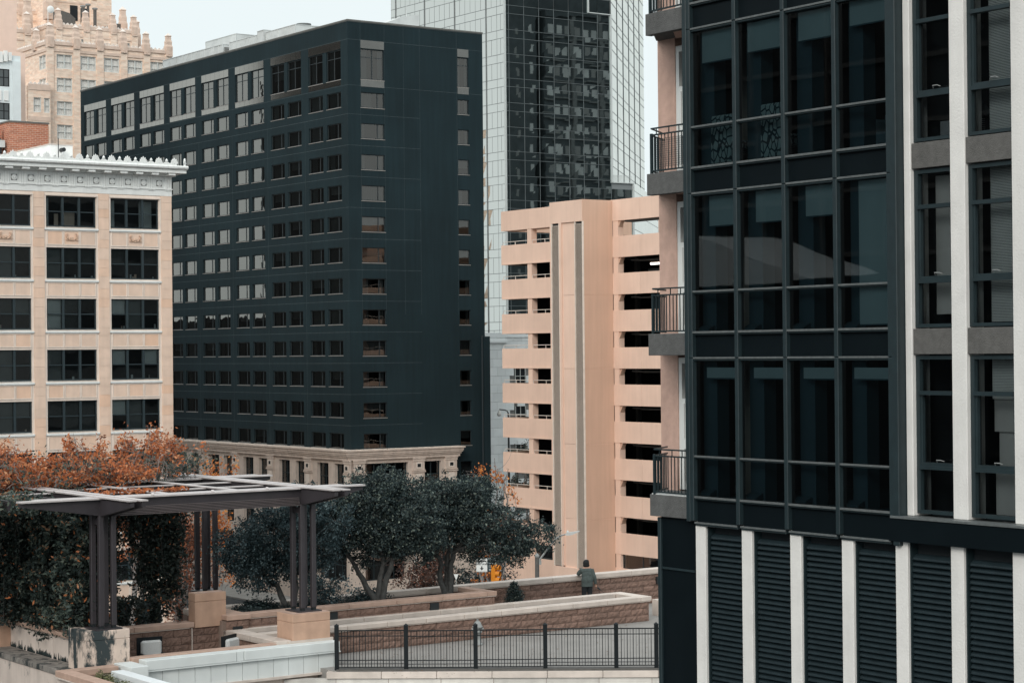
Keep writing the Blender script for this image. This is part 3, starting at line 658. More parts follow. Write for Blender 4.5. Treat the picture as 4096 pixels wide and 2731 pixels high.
#@@G
# ================================================================== pink parking garage
GY = 107.5
Gg = root('parking_garage', 'peach pink parking garage with stair tower and two louvred vent strips', 'parking garage', -137.0, GY, STREET)
LV = [18.02-3.115*k for k in range(9)]        # parapet tops: 18.02 ... -6.9
GX0, GX1, GD = -153.38, -112.0, 15.0
def band(z0, z1, lip=True):
    for nm, x0, x1 in (('parapet', GX0, -141.0), ('parapet', -137.5, -133.335), ('parapet', -133.315, -126.0), ('parapet', -125.98, -119.0), ('parapet', -118.98, GX1)):
        bx(Gg, nm, 'garage_pink', x0, x1, GY, GY+.22, z0, z1)
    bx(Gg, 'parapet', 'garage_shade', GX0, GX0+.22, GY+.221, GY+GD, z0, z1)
    if lip: bx(Gg, 'parapet_lip', 'garage_pink', GX0+.2, -141.0, GY-.05, GY-.001, z0, z0+.12)
band(19.32, 21.1, False)
bx(Gg, 'roof_slab', 'concrete_dark', -137.4, GX1, GY+.22, GY+2.6, 19.32, 19.6)
bx(Gg, 'roof_slab', 'garage_pink', GX0+.3, -141, GY+.22, GY+1.6, 19.32, 19.6)
for i, z in enumerate(LV):
    band(z-1.78, z)
    if i: bx(Gg, 'deck', 'deck_unlit', GX0+.23, GX1, GY+.23, GY+GD, z-1.3, z-1.05)
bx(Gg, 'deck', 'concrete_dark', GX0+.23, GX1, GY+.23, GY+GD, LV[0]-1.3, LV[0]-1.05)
# near-black walls added to darken the lower decks, and sky-lit top deck walls
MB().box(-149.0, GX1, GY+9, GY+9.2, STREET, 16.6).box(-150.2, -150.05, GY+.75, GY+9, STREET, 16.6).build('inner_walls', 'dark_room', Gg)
bx(Gg, 'top_deck_wall', 'garage_pink', -150.2, -141, GY+4.0, GY+4.2, 16.9, 20.9)
bx(Gg, 'top_deck_wall', 'garage_pink', -137.0, GX1, GY+5.0, GY+5.2, 16.9, 20.2)
for (x0, x1, y1) in ((-149.38, -148.74, .62), (-136.97, -136.32, .62)):
    bx(Gg, 'column', 'garage_pink', x0, x1, GY+.03, GY+y1, STREET, 19.32)
    for z in LV:
        if x0 > -140: MB().prism([(x1, z+1.32), (x1+.35, z+1.32), (x1, z+.75)], 'y', GY+.1, GY+.5).build('haunch', 'garage_shade', Gg)
for x in (-128.5, -120.5):
    bx(Gg, 'column', 'garage_pink', x, x+.65, GY+.03, GY+.62, STREET, 19.32)
for x in (-141.6, -134.2): bx(Gg, 'inner_column', 'concrete_dark', x, x+.35, GY+6, GY+6.4, STREET, 16.6)
# railings above the left parapets
for i, z in enumerate(LV[:8]):
    for (xa, xb) in ((GX0+.15, -149.45), (-148.7, -141.2)):
        r = MB().tube([(xa, GY+.1, z), (xa, GY+.1, z+.22), (xa+.07, GY+.1, z+.29), (xb, GY+.1, z+.29)], .03, 5)
        u = xa+1.9
        while u < xb: r.box(u-.025, u+.025, GY+.08, GY+.12, z, z+.28); u += 1.9
        r.build('railing', 'rail_pale', Gg)
# duct pipes under the right decks, lit tubes
for z in LV[1:]:
    MB().tube([(-136.0, GY+1.2, z+1.12), (-135.2, GY+1.3, z+1.1), (-134.8, GY+1.3, z+1.05), (GX1, GY+1.3, z+1.05)], .08, 6).build('pipe', 'concrete_dark', Gg)
def tube_lamp(x0, x1, y, z, label):
    t_ = root('tube_lamp', label, 'tube lamp', (x0+x1)/2, y, z)
    for (a, b) in ((x0, (x0+x1)/2-.05), ((x0+x1)/2+.05, x1)): MB().tube([(a, y, z), (b, y, z)], .085, 8).build('tube', 'lamp_lit', t_)
    MB().box(x0, x1, y-.1, y+.1, z+.10, z+.18).build('batten', 'garage_slat', t_)
    MB().tube([((x0+x1)/2, y, z+.18), ((x0+x1)/2, y, z+.45)], .03, 5).build('hanger', 'concrete_dark', t_)
tube_lamp(-133.9, -131.1, GY+1.6, 15.62, 'bright double tube lamp lit under the second deck of the pink garage')
bx(Gg, 'beam', 'concrete_dark', -136.0, GX1, GY+3.0, GY+3.4, 14.9, 15.3)
# bottom wall, window strip
bx(Gg, 'base_wall', 'garage_pink', GX0, -141.0, GY, GY+.22, -12.2, -9.95); bx(Gg, 'base_wall', 'garage_pink', -137.5, GX1, GY, GY+.22, STREET, -9.86)
bx(Gg, 'base_wall', 'garage_shade', GX0, GX0+.22, GY+.22, GY+GD, -12.2, -9.95)
bx(Gg, 'plinth', 'concrete_dark', GX0+.3, GX1, GY+.3, GY+.5, STREET, -9.9)
for (xa, xb) in ((-153.1, -149.4), (-148.7, -141.3), (-136.3, -130.9), (-130.7, -124)):
    MB().quad((xa, GY+.3, -9.9), (xb, GY+.3, -9.9), (xb, GY+.3, -8.55), (xa, GY+.3, -8.55)).build('pane', 'office_glass', Gg)
    f = MB(); f.box(xa, xb, GY+.26, GY+.34, -9.9, -9.82)
    for u in np.arange(xa, xb, 2.6): f.box(u, u+.07, GY+.26, GY+.34, -9.82, -8.55)
    f.build('window_frame', 'green_frame', Gg)
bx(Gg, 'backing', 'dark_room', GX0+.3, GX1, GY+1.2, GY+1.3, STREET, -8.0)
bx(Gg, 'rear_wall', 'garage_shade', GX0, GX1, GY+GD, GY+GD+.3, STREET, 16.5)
# stair tower
TY = 104.3
bx(Gg, 'tower_wall', 'garage_pink', -141.6, -141.34, TY, GY+4, STREET, 21.05)
for (a, b, z0, z1) in ((-140.30, -139.98, -9.7, 19.24), (-141.6, -137.03, 19.24, 21.05), (-141.6, -137.03, STREET, -9.8)):
    bx(Gg, 'tower_wall', 'garage_pink', a if z1 < 19.3 and z0 > -9.8 else -141.338, b, TY, TY+.3, z0, z1)
bx(Gg, 'tower_wall', 'garage_pink', -137.42, -137.03, TY+.301, GY+.0, STREET, 21.05)
for z0, z1 in ((STREET, -9.86), (-9.85, -5.74), (-5.72, .55), (.57, 6.9), (6.92, 13.08), (13.1, 21.06)):
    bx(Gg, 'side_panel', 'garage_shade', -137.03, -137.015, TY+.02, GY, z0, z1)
for z0, z1 in ((-9.8, -5.7), (-5.68, .58), (.6, 6.92), (6.94, 13.1), (13.12, 19.24)):
    bx(Gg, 'centre_panel', 'garage_pink', -139.97, -138.12, TY+.12, TY+.3, z0, z1)
bx(Gg, 'tower_roof', 'concrete_dark', -141.5, -137.1, TY+.2, GY+4, 20.7, 20.8)
sl = None
SP_ = .0845; sq = [(-.02, -.03), (.07, .012), (.07, .026), (-.02, -.012)]
smesh = MB().prism(sq, 'x', -.50, .50).mesh('garage_slat')
for xc in (-140.83, -137.56):
    bx(Gg, 'vent_back', 'dark_room', xc-.5, xc+.5, TY+.14, TY+.2, -9.8, 19.22)
    bx(Gg, 'vent_frame', 'limestone_light', xc-.56, xc-.505, TY-.02, TY+.14, -9.8, 19.24); bx(Gg, 'vent_frame', 'limestone_light', xc+.505, xc+.56, TY-.02, TY+.14, -9.8, 19.24)
    for k in range(148): place('slat', smesh, Gg, xc, TY+.04, -9.70+k*SP_)
    sb_ = MB()
    for k in range(148, 341): sb_.prism([(TY+.04+a, -9.70+k*SP_+b) for a, b in sq], 'x', xc-.5, xc+.5)
    sb_.build('slats', 'garage_slat', Gg, kind='stuff')
# parked cars seen over the parapets
def car(label, x, y, z, rz, m, g='cars parked in the garage'):
    c = root('parked_car', label, 'car', x, y, z, group=g, rot=TH+rz); POS[c] = (0, 0, 0)
    prof = [(-2.25, .35), (-2.28, .75), (-2.15, .95), (-1.55, 1.0), (-.95, 1.38), (-.1, 1.47), (.55, 1.38), (1.25, .98), (2.05, .86), (2.25, .68), (2.25, .35)]
    b = bmesh.new(); rings = []
    for yy, s in ((-.88, .0), (-.80, 1.), (0, 1.04), (.80, 1.), (.88, .0)):
        ring = []
        for (px, pz) in prof:
            pin = max(0, (pz-.95))*.32; yv = yy*(1-pin/.9); zz = pz if s > 0 else min(pz, .9); ring.append(b.verts.new((px, yv, zz if s <= 1 else pz*1.0+.02)))
        rings.append(ring)
    for r0, r1 in zip(rings, rings[1:]):
        for i in range(len(prof)): j = (i+1) % len(prof); b.faces.new((r0[i], r0[j], r1[j], r1[i]))
    b.faces.new(rings[0][::-1]); b.faces.new(rings[-1])
    me = bpy.data.meshes.new('body'); b.to_mesh(me); b.free(); me.materials.append(MATS[m]); place('body', me, c, 0, 0, 0)
    for s in (-1, 1):
        MB().prism([(-1.3, 1.02), (-.85, 1.31), (-.08, 1.39), (.5, 1.30), (1.0, 1.02)], 'y', s*.80, s*.815).build('side_window', 'car_dark', c)
        for u in (-1.4, 1.45):
            wh = place('wheel', MB().tube([(u, s*.70, .33), (u, s*.90, .33)], .33, 14).mesh('rubber'), c, 0, 0, 0); POS[wh] = (0, 0, 0)
            place('rim', MB().tube([(u, s*.89, .33), (u, s*.91, .33)], .2, 10).mesh('alloy'), wh, 0, 0, 0)
        MB().box(-2.30, -2.24, s*.55, s*.8, .72, .86).build('tail_lamp', 'tail_lamp', c); MB().box(2.2, 2.28, s*.5, s*.8, .62, .76).build('headlight', 'window_white', c)
    MB().quad((-1.6, -.62, 1.02), (-1.6, .62, 1.02), (-1.0, .6, 1.37), (-1.0, -.6, 1.37)).build('rear_window', 'car_dark', c)
    MB().quad((1.32, -.66, 1.0), (1.32, .66, 1.0), (.62, .6, 1.37), (.62, -.6, 1.37)).build('windscreen', 'car_dark', c)
    return c
car('silver car showing its roof over the parapet right of the garage column', -146.0, GY+2.2, LV[6]-1.05, R(180), 'car_silver')
car('dark hatchback behind the railing one floor below the silver car', -150.5, GY+3.4, LV[7]-1.05, R(180), 'car_dark')
car('black car with pale plate one floor below the silver car right of column', -145.6, GY+2.4, LV[7]-1.05, R(90), 'car_dark')
car('dark car deep in the third deck from the bottom', -145.2, GY+2.6, LV[8]-1.05, R(0), 'car_dark')
# ================================================================== mirror glass tower
MX, MY = -212.5, 149.8
M = root('mirror_tower', 'tall mirror glass office tower with stepped corner reflecting a dark building', 'tower', MX, MY, STREET)
ZB = []   # (z0,z1,is_spandrel)
for k in range(-3, 22):
    z = 57.27-3.075*k
    if z < 2: break
    ZB.append((z, z+1.05, True)); ZB.append((z-2.02, z, False))
rr = random.Random(21)
def qpanel(p0, p1, z0, z1, n, m, amp):
    """one glass panel between two plan points; leans out by a few millimetres at random"""
    a = [rr.uniform(-amp, amp) for _ in range(4)]
    V = [(p0[0]+n[0]*a[0], p0[1]+n[1]*a[0], z0), (p1[0]+n[0]*a[1], p1[1]+n[1]*a[1], z0), (p1[0]+n[0]*a[2], p1[1]+n[1]*a[2], z1), (p0[0]+n[0]*a[3], p0[1]+n[1]*a[3], z1)]
    return V
stuff = {}
count = {'glass_panel': 0}
def panel(p0, p1, z0, z1, n, m, amp, single=True):
    V = qpanel(p0, p1, z0, z1, n, m, amp)
    if single and count['glass_panel'] < 300: count['glass_panel'] += 1; MB().quad(*V).build('glass_panel', m, M)
    else: stuff.setdefault(m, MB()).quad(*V)
g_ = .03
# middle face (x = MX), the darkest and largest panels
mid = [150.34+2.36*i for i in range(-1, 7)]; edges = [149.86, 150.34]+[150.34+2.36*i for i in range(1, 7)]+[166.6]
for (z0, z1, sp_) in ZB:
    if z0 > 52.3: es = [e for e in edges if e < 163]+[163.0]
    else: es = edges
    if z1 < 30.5: es = es+[168.9, 170.1]
    for i in range(len(es)-1):
        a, b = es[i], es[i+1]
        if b-a < .05: continue
        panel((MX+.05, a+g_), (MX+.05, b-g_), z0+g_, z1-g_, (1, 0), 'mirror_glass', .0025)
# left face (y = MY)
for (z0, z1, sp_) in sorted(ZB, key=lambda q: -q[0]):
    u = -239.4
    xs = [-239.4, -238.2]; 
    while xs[-1] < -213: xs.append(round(xs[-1]+2.4, 2))
    xs[-1] = -212.56
    if not sp_:
        x2 = []
        for a, b in zip(xs, xs[1:]): x2 += [a] + ([(a+b)/2] if b-a > 1.5 else [])
        xs = x2+[xs[-1]]
    for a, b in zip(xs, xs[1:]): panel((a+g_, MY-.05), (b-g_, MY-.05), z0+g_, z1-g_, (0, -1), 'tower_bright', .006, z1 > 20)
# chamfered face running away to the right
D = .70711
def ch(s, off=0.05, y0=166.6): return (MX-D*s+D*off, y0+D*s+D*off)
for (z0, z1, sp_) in ZB:
    if z1 < 30.4: continue
    st = 2.4 if sp_ else 1.2; s = 0
    while s < 41.5: panel(ch(s+g_), ch(min(s+st, 41.5)-g_), z0+g_, z1-g_, (D, D), 'tower_bright', .004, False); s += st
for (z0, z1, sp_) in ZB:
    if z0 > 30.4: continue
    st = 2.4 if sp_ else 1.2; s = 0
    while s < 46: panel(ch(s+g_, .05, 170.15), ch(min(s+st, 46)-g_, .05, 170.15), z0+g_, z1-g_, (D, D), 'tower_bright', .004, False); s += st
for m_, b_ in stuff.items(): b_.build('glass_panels', m_, M, kind='stuff')
core = MB().prism([(-239.5, MY), (MX, MY), (MX, 163.0), (MX, 166.55), (MX-29.4, 196.0), (-245, 196)], 'z', STREET, 52.3)
core.build('core', 'tower_joint', M)
MB().prism([(-239.5, MY), (MX, MY), (MX, 163.0), (MX-2.6, 163.0), (MX-2.6, 169.2), (MX-29.4, 196.0), (-245, 196)], 'z', 52.3, 66).build('core', 'tower_joint', M)
MB().prism([(-239.5, MY+2), (MX, MY+2), (MX, 170.1), (MX-33, 203.1), (-245, 203)], 'z', STREET, 30.4).build('core', 'tower_joint', M)
for zz in (53.2, 56.3, 59.4):
    for i in range(3): y0 = 163.1+i*1.3; MB().quad((MX-2.5, y0+.04, zz), (MX-2.5, y0+1.26, zz), (MX-2.5, y0+1.26, zz+3.0), (MX-2.5, y0+.04, zz+3.0)).build('recess_panel', 'tower_bright', M)
# grey joints and trims
tj = MB()
for (z0, z1, sp_) in ZB:
    for z in (z0,): tj.box(MX+.05, MX+.085, 149.8, 166.6 if z > 30.4 else 170.1, z-.022, z+.022)
for e in edges[1:]: tj.box(MX+.05, MX+.085, e-.022, e+.022, 0, 52.3)
tj.build('glazing_bars', 'tower_jt', M)
tk = MB()
for (z0, z1, sp_) in ZB: tk.box(-239.4, -212.5, MY-.09, MY-.05, z0-.025, z0+.025)
for x in (-238.2, -231.0, -223.8, -216.6): tk.box(x-.05, x+.05, MY-.14, MY-.05, 0, 62)
tk.build('glazing_bars', 'tower_joint', M)
for s in range(0, 42):
    if s % 7 == 0: p = ch(s*1.0+.4, .09); MB().tube([(p[0], p[1], 30), (p[0], p[1], 66)], .035, 4).build('fin', 'tower_jt', M)
cz = MB()
for (z0, z1, sp_) in ZB:
    if z0 > 30.5: a, b = ch(0, .07), ch(41.5, .07); cz.tube([(a[0], a[1], z0), (b[0], b[1], z0)], .03, 4)
cz.build('glazing_bars', 'tower_jt', M)
for (x, y, z0, z1) in ((MX+.1, MY-.1, 0, 66), (MX+.1, 166.65, 30.4, 52.3), (MX+.1, 170.2, 0, 30.4), (MX+.05, 163.0, 52.3, 66)): bx(M, 'corner_trim', 'tower_trim', x-.12, x+.12, y-.1, y+.1, z0, z1)
bx(M, 'ledge', 'tower_trim', MX-2.6, MX+.2, 163.0, 166.8, 52.28, 52.4); bx(M, 'ledge', 'tower_trim', MX-3, MX+.2, 166.6, 170.3, 30.38, 30.5)
rlm = MB()
for i in range(22): y = 166.9+i*.16; rlm.box(MX-.3, MX-.26, y, y+.03, 30.5, 31.4)
rlm.box(MX-.3, MX-.26, 166.9, 170.2, 31.4, 31.45); rlm.build('ledge_railing', 'tower_trim', M)
# ================================================================== pale stone building behind the garage
K = root('pale_stone_building', 'pale grey stone block with blank walls between the hotel and the garage', 'building', -185, 127, STREET)
MB().box(-215, -185.2, 118, 150, STREET, 10.3).build('core', 'glaze_dark', K)
kh = [(131.42, 132.84, 4.8-4.2*k, 6.6-4.2*k) for k in range(4)]
z = STREET; r_ = 0
while z < 10.0:
    for i in range(30):
        y0 = 118+(i-.5*(r_ % 2))*1.1; y1 = y0+1.085
        if y1 > 150: break
        if 16 < i or y0 < 118: continue
        if any(y1 > h[0] and y0 < h[1] and z+.85 > h[2]-1.3 and z < h[3] for h in kh): continue
        bx(K, 'stone', 'pale_stone', -185.2, -185.0, y0, y1, z+.006, min(z+.93, 10.0))
    z += .945; r_ += 1
for (e, a, b) in ((.10, 10.0, 10.5), (.25, 9.4, 9.65), (.18, 9.65, 9.85)): bx(K, 'moulding', 'pale_stone', -185.1, -185+e, 118, 130.2 if b < 10 else 150, a, b)
for h in kh:
    bx(K, 'window_recess', 'dark_room', -185.21, -185.19, h[0], h[1], h[2]-.1, h[3]); bx(K, 'spandrel', 'spandrel_grey', -185.2, -185.1, h[0]+.001, h[1]-.001, h[2]-1.25, h[2]-.12)
    f = MB()
    for u in (h[0], (h[0]+h[1])/2-.03, h[1]-.07): f.box(-185.15, -185.08, u, u+.07, h[2], h[3])
    f.box(-185.15, -185.08, h[0], h[1], (h[2]+h[3])/2, (h[2]+h[3])/2+.06); f.build('window_frame', 'window_white', K)
    bx(K, 'ornament', 'pale_stone', -185.1, -184.95, h[0]+.2, h[1]-.2, h[3]+.02, h[3]+.45)
# ================================================================== gothic brick hotel with pinnacles, far left
EX, EY = -274.2, 114.56
Eo = root('gothic_hotel', 'tall tan brick gothic tower with rows of obelisk pinnacles and tiled parapets', 'building', EX, EY, STREET)
def brick(name, x0, x1, y0, y1, z0, z1): return bx(Eo, name, 'gothic_wall', x0, x1, y0, y1, z0, z1)
EW = []
for k, yc in enumerate((117.05, 120.66, 124.25, 127.9, 131.48)):
    for r in range(7): EW.append((yc-1.17, yc+1.17, 48.99-3.31*r, 51.0-3.31*r))
wall(Eo, 'wall', 'gothic_wall', 'x', EX, EY, 133.7, 10, 52.3, EW, .35)
ELW = [(-277.4, -274.95, 48.95-3.31*r, 50.95-3.31*r) for r in range(3)]
wall(Eo, 'wall', 'gothic_wall', 'y', EY, -300, EX, 10, 52.3, ELW, .35)
MB().box(-300, EX-.6, EY+.6, 133.7, 10, 52).build('inner_walls', 'dark_room', Eo)
brick('wall', -300, EX-.5, 133.4, 133.69, 10, 52.3)
bx(Eo, 'roof', 'concrete_dark', -300, EX, EY, 133.7, 52.3, 52.35)
for e, a, b in ((.12, 51.35, 51.75), (.16, 52.3, 52.75)):
    bx(Eo, 'stone_band', 'gothic_stone', EX-.2, EX+e, EY-.1, 133.8, a, b); bx(Eo, 'stone_band', 'gothic_stone', -300, EX-.2, EY-e, EY-.001+.1, a, b)
for yc in (114.9, 118.85, 122.45, 126.1, 129.7, 133.2): bx(Eo, 'buttress', 'gothic_wall', EX, EX+.16, yc-.5, yc+.5, 10, 52.6)
def ewin(ax, p, a, z0, w_, h_, n=2):
    k = ('e', round(w_, 2), round(h_, 2), n)
    if k not in WC:
        f = MB(); t_ = .13; f.box(0, w_, .1, .22, 0, .14).box(0, w_, .1, .22, h_-.1, h_)
        for i in range(n+1): u = (w_-t_)*i/n; f.box(u, u+t_, .08, .22, .14, h_-.1)
        f.box(t_, w_-t_, .12, .2, h_*.48, h_*.48+.07)
        cu = MB(); m_ = int(w_/.13)
        for i in range(m_): u = w_*i/m_; cu.box(u+.012, u+w_/m_-.01, .26+.03*(i % 2), .30+.03*(i % 2), .1, h_)
        WC[k] = (f.mesh('window_white'), cu.mesh('venetian'))
    o = place('window', WC[k][0], Eo, *((a, p) if ax == 'y' else (p, a)), z0, 0 if ax == 'y' else R(90)); POS[o] = (0, 0, 0)
    q = bpy.data.objects.new('curtain', WC[k][1]); COL.objects.link(q); q.parent = o
for (a, b, z0, z1) in EW:
    if z0 > 28 or a < 117: ewin('x', EX, a, z0, b-a, z1-z0)
for (a, b, z0, z1) in ELW: ewin('y', EY, a, z0, b-a, z1-z0)
def pinn_mesh(h, w_):
    m_ = MB(); q = w_/2
    prof = [(q, 0), (q, h*.42), (q*.82, h*.5), (q*.86, h*.62), (q*.66, h*.72), (q*.66, h*.84), (q*.78, h*.86), (q*.74, h*.88)]
    n0 = len(m_.v)
    for r_, z_ in prof: m_.v += [(-r_, -r_, z_), (r_, -r_, z_), (r_, r_, z_), (-r_, r_, z_)]
    for i in range(len(prof)-1):
        for j in range(4): k2 = (j+1) % 4; m_.f.append((n0+i*4+j, n0+i*4+k2, n0+i*4+4+k2, n0+i*4+4+j))
    m_.box(q, q+.06, -q*.45, q*.45, h*.08, h*.42); m_.box(q, q+.1, -q*.7, q*.7, 0, h*.06); m_.box(-q*.45, q*.45, -q-.06, -q, h*.08, h*.42)
    c = MB(); c.v = [(-q*.76, -q*.76, h*.88), (q*.76, -q*.76, h*.88), (q*.76, q*.76, h*.88), (-q*.76, q*.76, h*.88), (0, 0, h)]
    c.f = [(0, 1, 4), (1, 2, 4), (2, 3, 4), (3, 0, 4), (3, 2, 1, 0)]
    return m_.mesh('gothic_stone'), c.mesh('gothic_cap')
PM = {}
def pinnacle(x, y, z, h, w_=1.0):
    k = (round(h, 1), w_)
    if k not in PM: PM[k] = pinn_mesh(*k)
    o = place('pinnacle', PM[k][0], Eo, x, y, z); q = bpy.data.objects.new('pinnacle_cap', PM[k][1]); COL.objects.link(q); q.parent = o
for yc in (114.95, 118.85, 122.45, 126.1, 129.7, 133.25): pinnacle(EX-.2, yc, 51.9, 3.45)
pinnacle(-278.8, EY+.2, 51.9, 3.3); pinnacle(-288, 132.4, 51.9, 3.6)
cren = MB().prism([(-.22, 0), (-.22, .12), (0, .34), (.22, .12), (.22, 0)], 'x', -.3, .05).mesh('gothic_cap')
def crest(x, y0, y1, z):
    y = y0+.3
    while y < y1-.2: place('parapet_tile', cren, Eo, x, y, z); y += .62
for a, b in ((115.5, 118.3), (119.4, 121.9), (123, 125.6), (126.6, 129.2), (130.2, 132.8)): crest(EX, a, b, 52.75)
x = EX-1
while x > -292: place('parapet_tile', cren, Eo, x, EY, 52.75, R(-90)); x -= .66
# set-back upper levels
def level(x1, y0, y1, z0, z1, ps, ph, pw=1.0):
    brick('upper_wall', -306, x1, y0, y1, z0, z1)
    bx(Eo, 'stone_band', 'gothic_stone', x1-.1, x1+.1, y0-.05, y1+.05, z1-.45, z1); bx(Eo, 'stone_band', 'gothic_stone', x1-.1, x1+.08, y0-.04, y1+.04, z1-1.6, z1-1.35)
    bx(Eo, 'stone_band', 'gothic_stone', -306, x1-.1, y0-.1, y0+.02, z1-.45, z1)
    yy = y0
    for p in ps: pinnacle(x1-.3, p, z1-.8, ph, pw); bx(Eo, 'buttress', 'gothic_wall', x1, x1+.13, p-.5, p+.5, z0, z1-.45)
    q = sorted([y0]+list(ps)+[y1])
    for a, b in zip(q, q[1:]):
        if b-a > 1.6: crest(x1, a+.5, b-.5, z1)
    x = x1-1
    while x > x1-14: place('parapet_tile', cren, Eo, x, y0, z1, R(-90)); x -= .66
level(-284, 119.2, 132.9, 52.3, 56.9, (120.4, 124.7, 129.0, 132.4), 3.3)
level(-286, 112.6, 116.2, 44, 56.0, (113.4, 116.4), 3.6)
level(-296, 118.6, 131.2, 56, 60.6, (119.5, 124.6, 130.6), 4.0, 1.1)
level(-300, 126.5, 136.0, 56, 66, (), 3)
level(-292, 121.9, 129.6, 56, 63.2, (122.2, 129.4), 4.2)
pinnacle(-288, 117.2, 56.6, 4.6, 1.2); pinnacle(-290, 121.3, 58.5, 6.0, 1.2); pinnacle(-287, 131.9, 56.4, 4.6, 1.1); pinnacle(-287.5, 134.3, 55, 4.4, 1.1)
MB().box(-291.99, -291.9, 125.6, 126.8, 59.0, 61.3).box(-291.99, -291.9, 127.3, 128.3, 58.6, 61.0).build('belfry_opening', 'dark_room', Eo)
for (y, z) in ((123.9, 53.6), (131.2, 53.6)): bx(Eo, 'vent_window', 'glaze_dark', -284, -283.95, y, y+.35, z, z+1.4)
for i in range(6): bx(Eo, 'vent_slat', 'gothic_cap', -283.99, -283.9, 127.2, 128.4, 53.4+i*.25, 53.5+i*.25)
# low side wing with a pair of narrow windows
wall(Eo, 'wing_wall', 'gothic_wall', 'x', EX+1.0, 111.2, 114.5, 10, 46.2, [(112.0, 113.15, 42.5, 44.55), (113.55, 114.4, 42.5, 44.55)], .3)
bx(Eo, 'wing_wall', 'gothic_wall', -286, EX+.5, 111.2, 111.4, 10, 46.2); bx(Eo, 'wing_roof', 'gothic_stone', -286, EX+1.0, 111.3, 114.5, 46.1, 46.3)
bx(Eo, 'stone_band', 'gothic_stone', EX+.9, EX+1.08, 111.2, 114.5, 45.6, 46.4); bx(Eo, 'stone_band', 'gothic_stone', EX+.9, EX+1.05, 111.2, 114.5, 41.3, 41.9)
crest(EX+1.0, 111.3, 114.5, 46.4)
ewin('x', EX+1.0, 112.0, 42.5, 1.15, 2.05, 1); ewin('x', EX+1.0, 113.55, 42.5, .85, 2.05, 1)
bx(Eo, 'corner_pier', 'deco_pink', EX+1.2, EX+1.4, 105.5, 110.6, 10, 80) if False else None
# things standing on its terraces
tag(MB().box(-283, -281, 125.9, 128.6, 53, 54.0).build('roof_box', 'white_glaze', None), 'long white cased air unit behind the tiled parapet of the gothic tower', 'air unit')
tag(MB().box(-281.5, -280, 117.2, 119.4, 52.4, 54.0).build('roof_box', 'white_glaze', None), 'white flat topped unit left of the second parapet pinnacle', 'air unit')
t = root('cowl_duct', 'grey curved metal cowl duct between two upper pinnacles', 'duct', -287, 122.5, 56.9)
MB().prism([(121.2, 56.9), (121.2, 59.3), (122.0, 59.4), (123.2, 59.1), (124.1, 58.4), (124.1, 56.9)], 'x', -288, -286.5).build('cowl', 'spandrel_grey', t)
t = root('cowl_duct', 'smaller grey duct cowl beside the rightmost upper pinnacle', 'duct', -287, 131, 56.9)
MB().prism([(129.4, 56.9), (129.4, 57.8), (130.6, 58.2), (131.9, 58.2), (131.9, 56.9)], 'x', -288, -286.5).build('cowl', 'spandrel_grey', t)
for i, (y, h) in enumerate(((125.3, 60.7), (126.1, 61.0), (127.2, 60.5))):
    t = root('flue_stack', ['left grey flue stack of the three on the gothic tower', 'tallest middle flue stack of the three on the gothic tower', 'right grey flue stack of the three on the gothic tower'][i], 'flue', -286.5, y, 56.9, group='three grey flue stacks')
    MB().tube([(-286.5, y, 56.5), (-286.5, y, h-.6)], .26 if i != 1 else .2, 10).build('pipe', 'spandrel_grey', t)
    MB().lathe([(.25, h-.6), (.42, h-.45), (.42, h-.3), (.28, h-.25)], -286.5, y, 10).build('cap', 'hydrant_grey', t)
t = root('satellite_dish', 'white satellite dish on a thin mast left of the gothic tower', 'satellite dish', -284, 119.6, 56)
dm = MB().lathe([(.02, -.12), (.3, -.08), (.5, .0), (.55, .03), (.5, .03), (.3, -.04), (.02, -.08)], 0, 0, 16)
dm.v = [(z_*-1-283.6, x_+119.0, y_+58.9) for x_, y_, z_ in dm.v]; dm.build('dish', 'white_glaze', t)
MB().tube([(-283.9, 118.7, 52.5), (-283.9, 118.7, 59.2)], .05, 5).build('mast', 'white_glaze', t)
# ================================================================== white deco building and its neighbours at the left edge
Dd = root('deco_building', 'pale blue white deco building with dark gridded windows at the left edge', 'building', -175, 66, STREET)
dh = [(66.8, 69.51, 32.3, 33.85), (66.8, 69.51, 29.35, 30.85), (66.8, 69.51, 26.4, 27.9)]
wall(Dd, 'wall', 'deco_white', 'x', -175, 60, 70.55, STREET, 35.1, dh, .2)
bx(Dd, 'side_wall', 'deco_white', -190, -175.01, 70.3, 70.54, STREET, 34.6); bx(Dd, 'roof', 'deco_white', -190, -175.2, 60, 70.3, 34.3, 34.4)
MB().box(-190, -175.7, 60, 70.3, STREET, 34.2).build('inner_walls', 'venetian', Dd)
bx(Dd, 'pilaster', 'deco_white', -175, -174.85, 69.75, 70.5, STREET, 34.6)
for (a, b, z0, z1) in dh:
    f = MB()
    for u in (a, 67.6, 68.96, b-.08): f.box(-175.12, -175.04, u, u+.08, z0, z1)
    for z in (z0, (z0+z1)/2, z1-.07): f.box(-175.12, -175.04, a, b, z, z+.07)
    f.build('window_frame', 'black', Dd); MB().quad((-175.08, a, z0), (-175.08, b, z0), (-175.08, b, z1), (-175.08, a, z1)).build('pane', 'plain_glass', Dd)
    for i in range(4): bx(Dd, 'arched_panel', 'white_glaze', -175, -174.9, 67.0+i*.66, 67.4+i*.66, z0-1.25, z0-.35)
cr = MB()
for i in range(9): u = 66+i*.42; cr.box(-175.0, -174.8+.08*(i % 2), u, u+.3, 34.4+.1*(i % 3), 35.35+.1*(i % 2))
cr.build('crest_ornament', 'white_glaze', Dd)
pk = root('pink_party_wall', 'smooth salmon pink party wall rising behind the white deco building', 'wall', -178, 70, STREET)
MB().box(-186, -178, 69.6, 72.2, STREET, 35.9).build('wall', 'deco_pink', pk)
pk2 = root('pink_tower', 'plain salmon tower edge at the upper left corner', 'building', -200, 75, STREET)
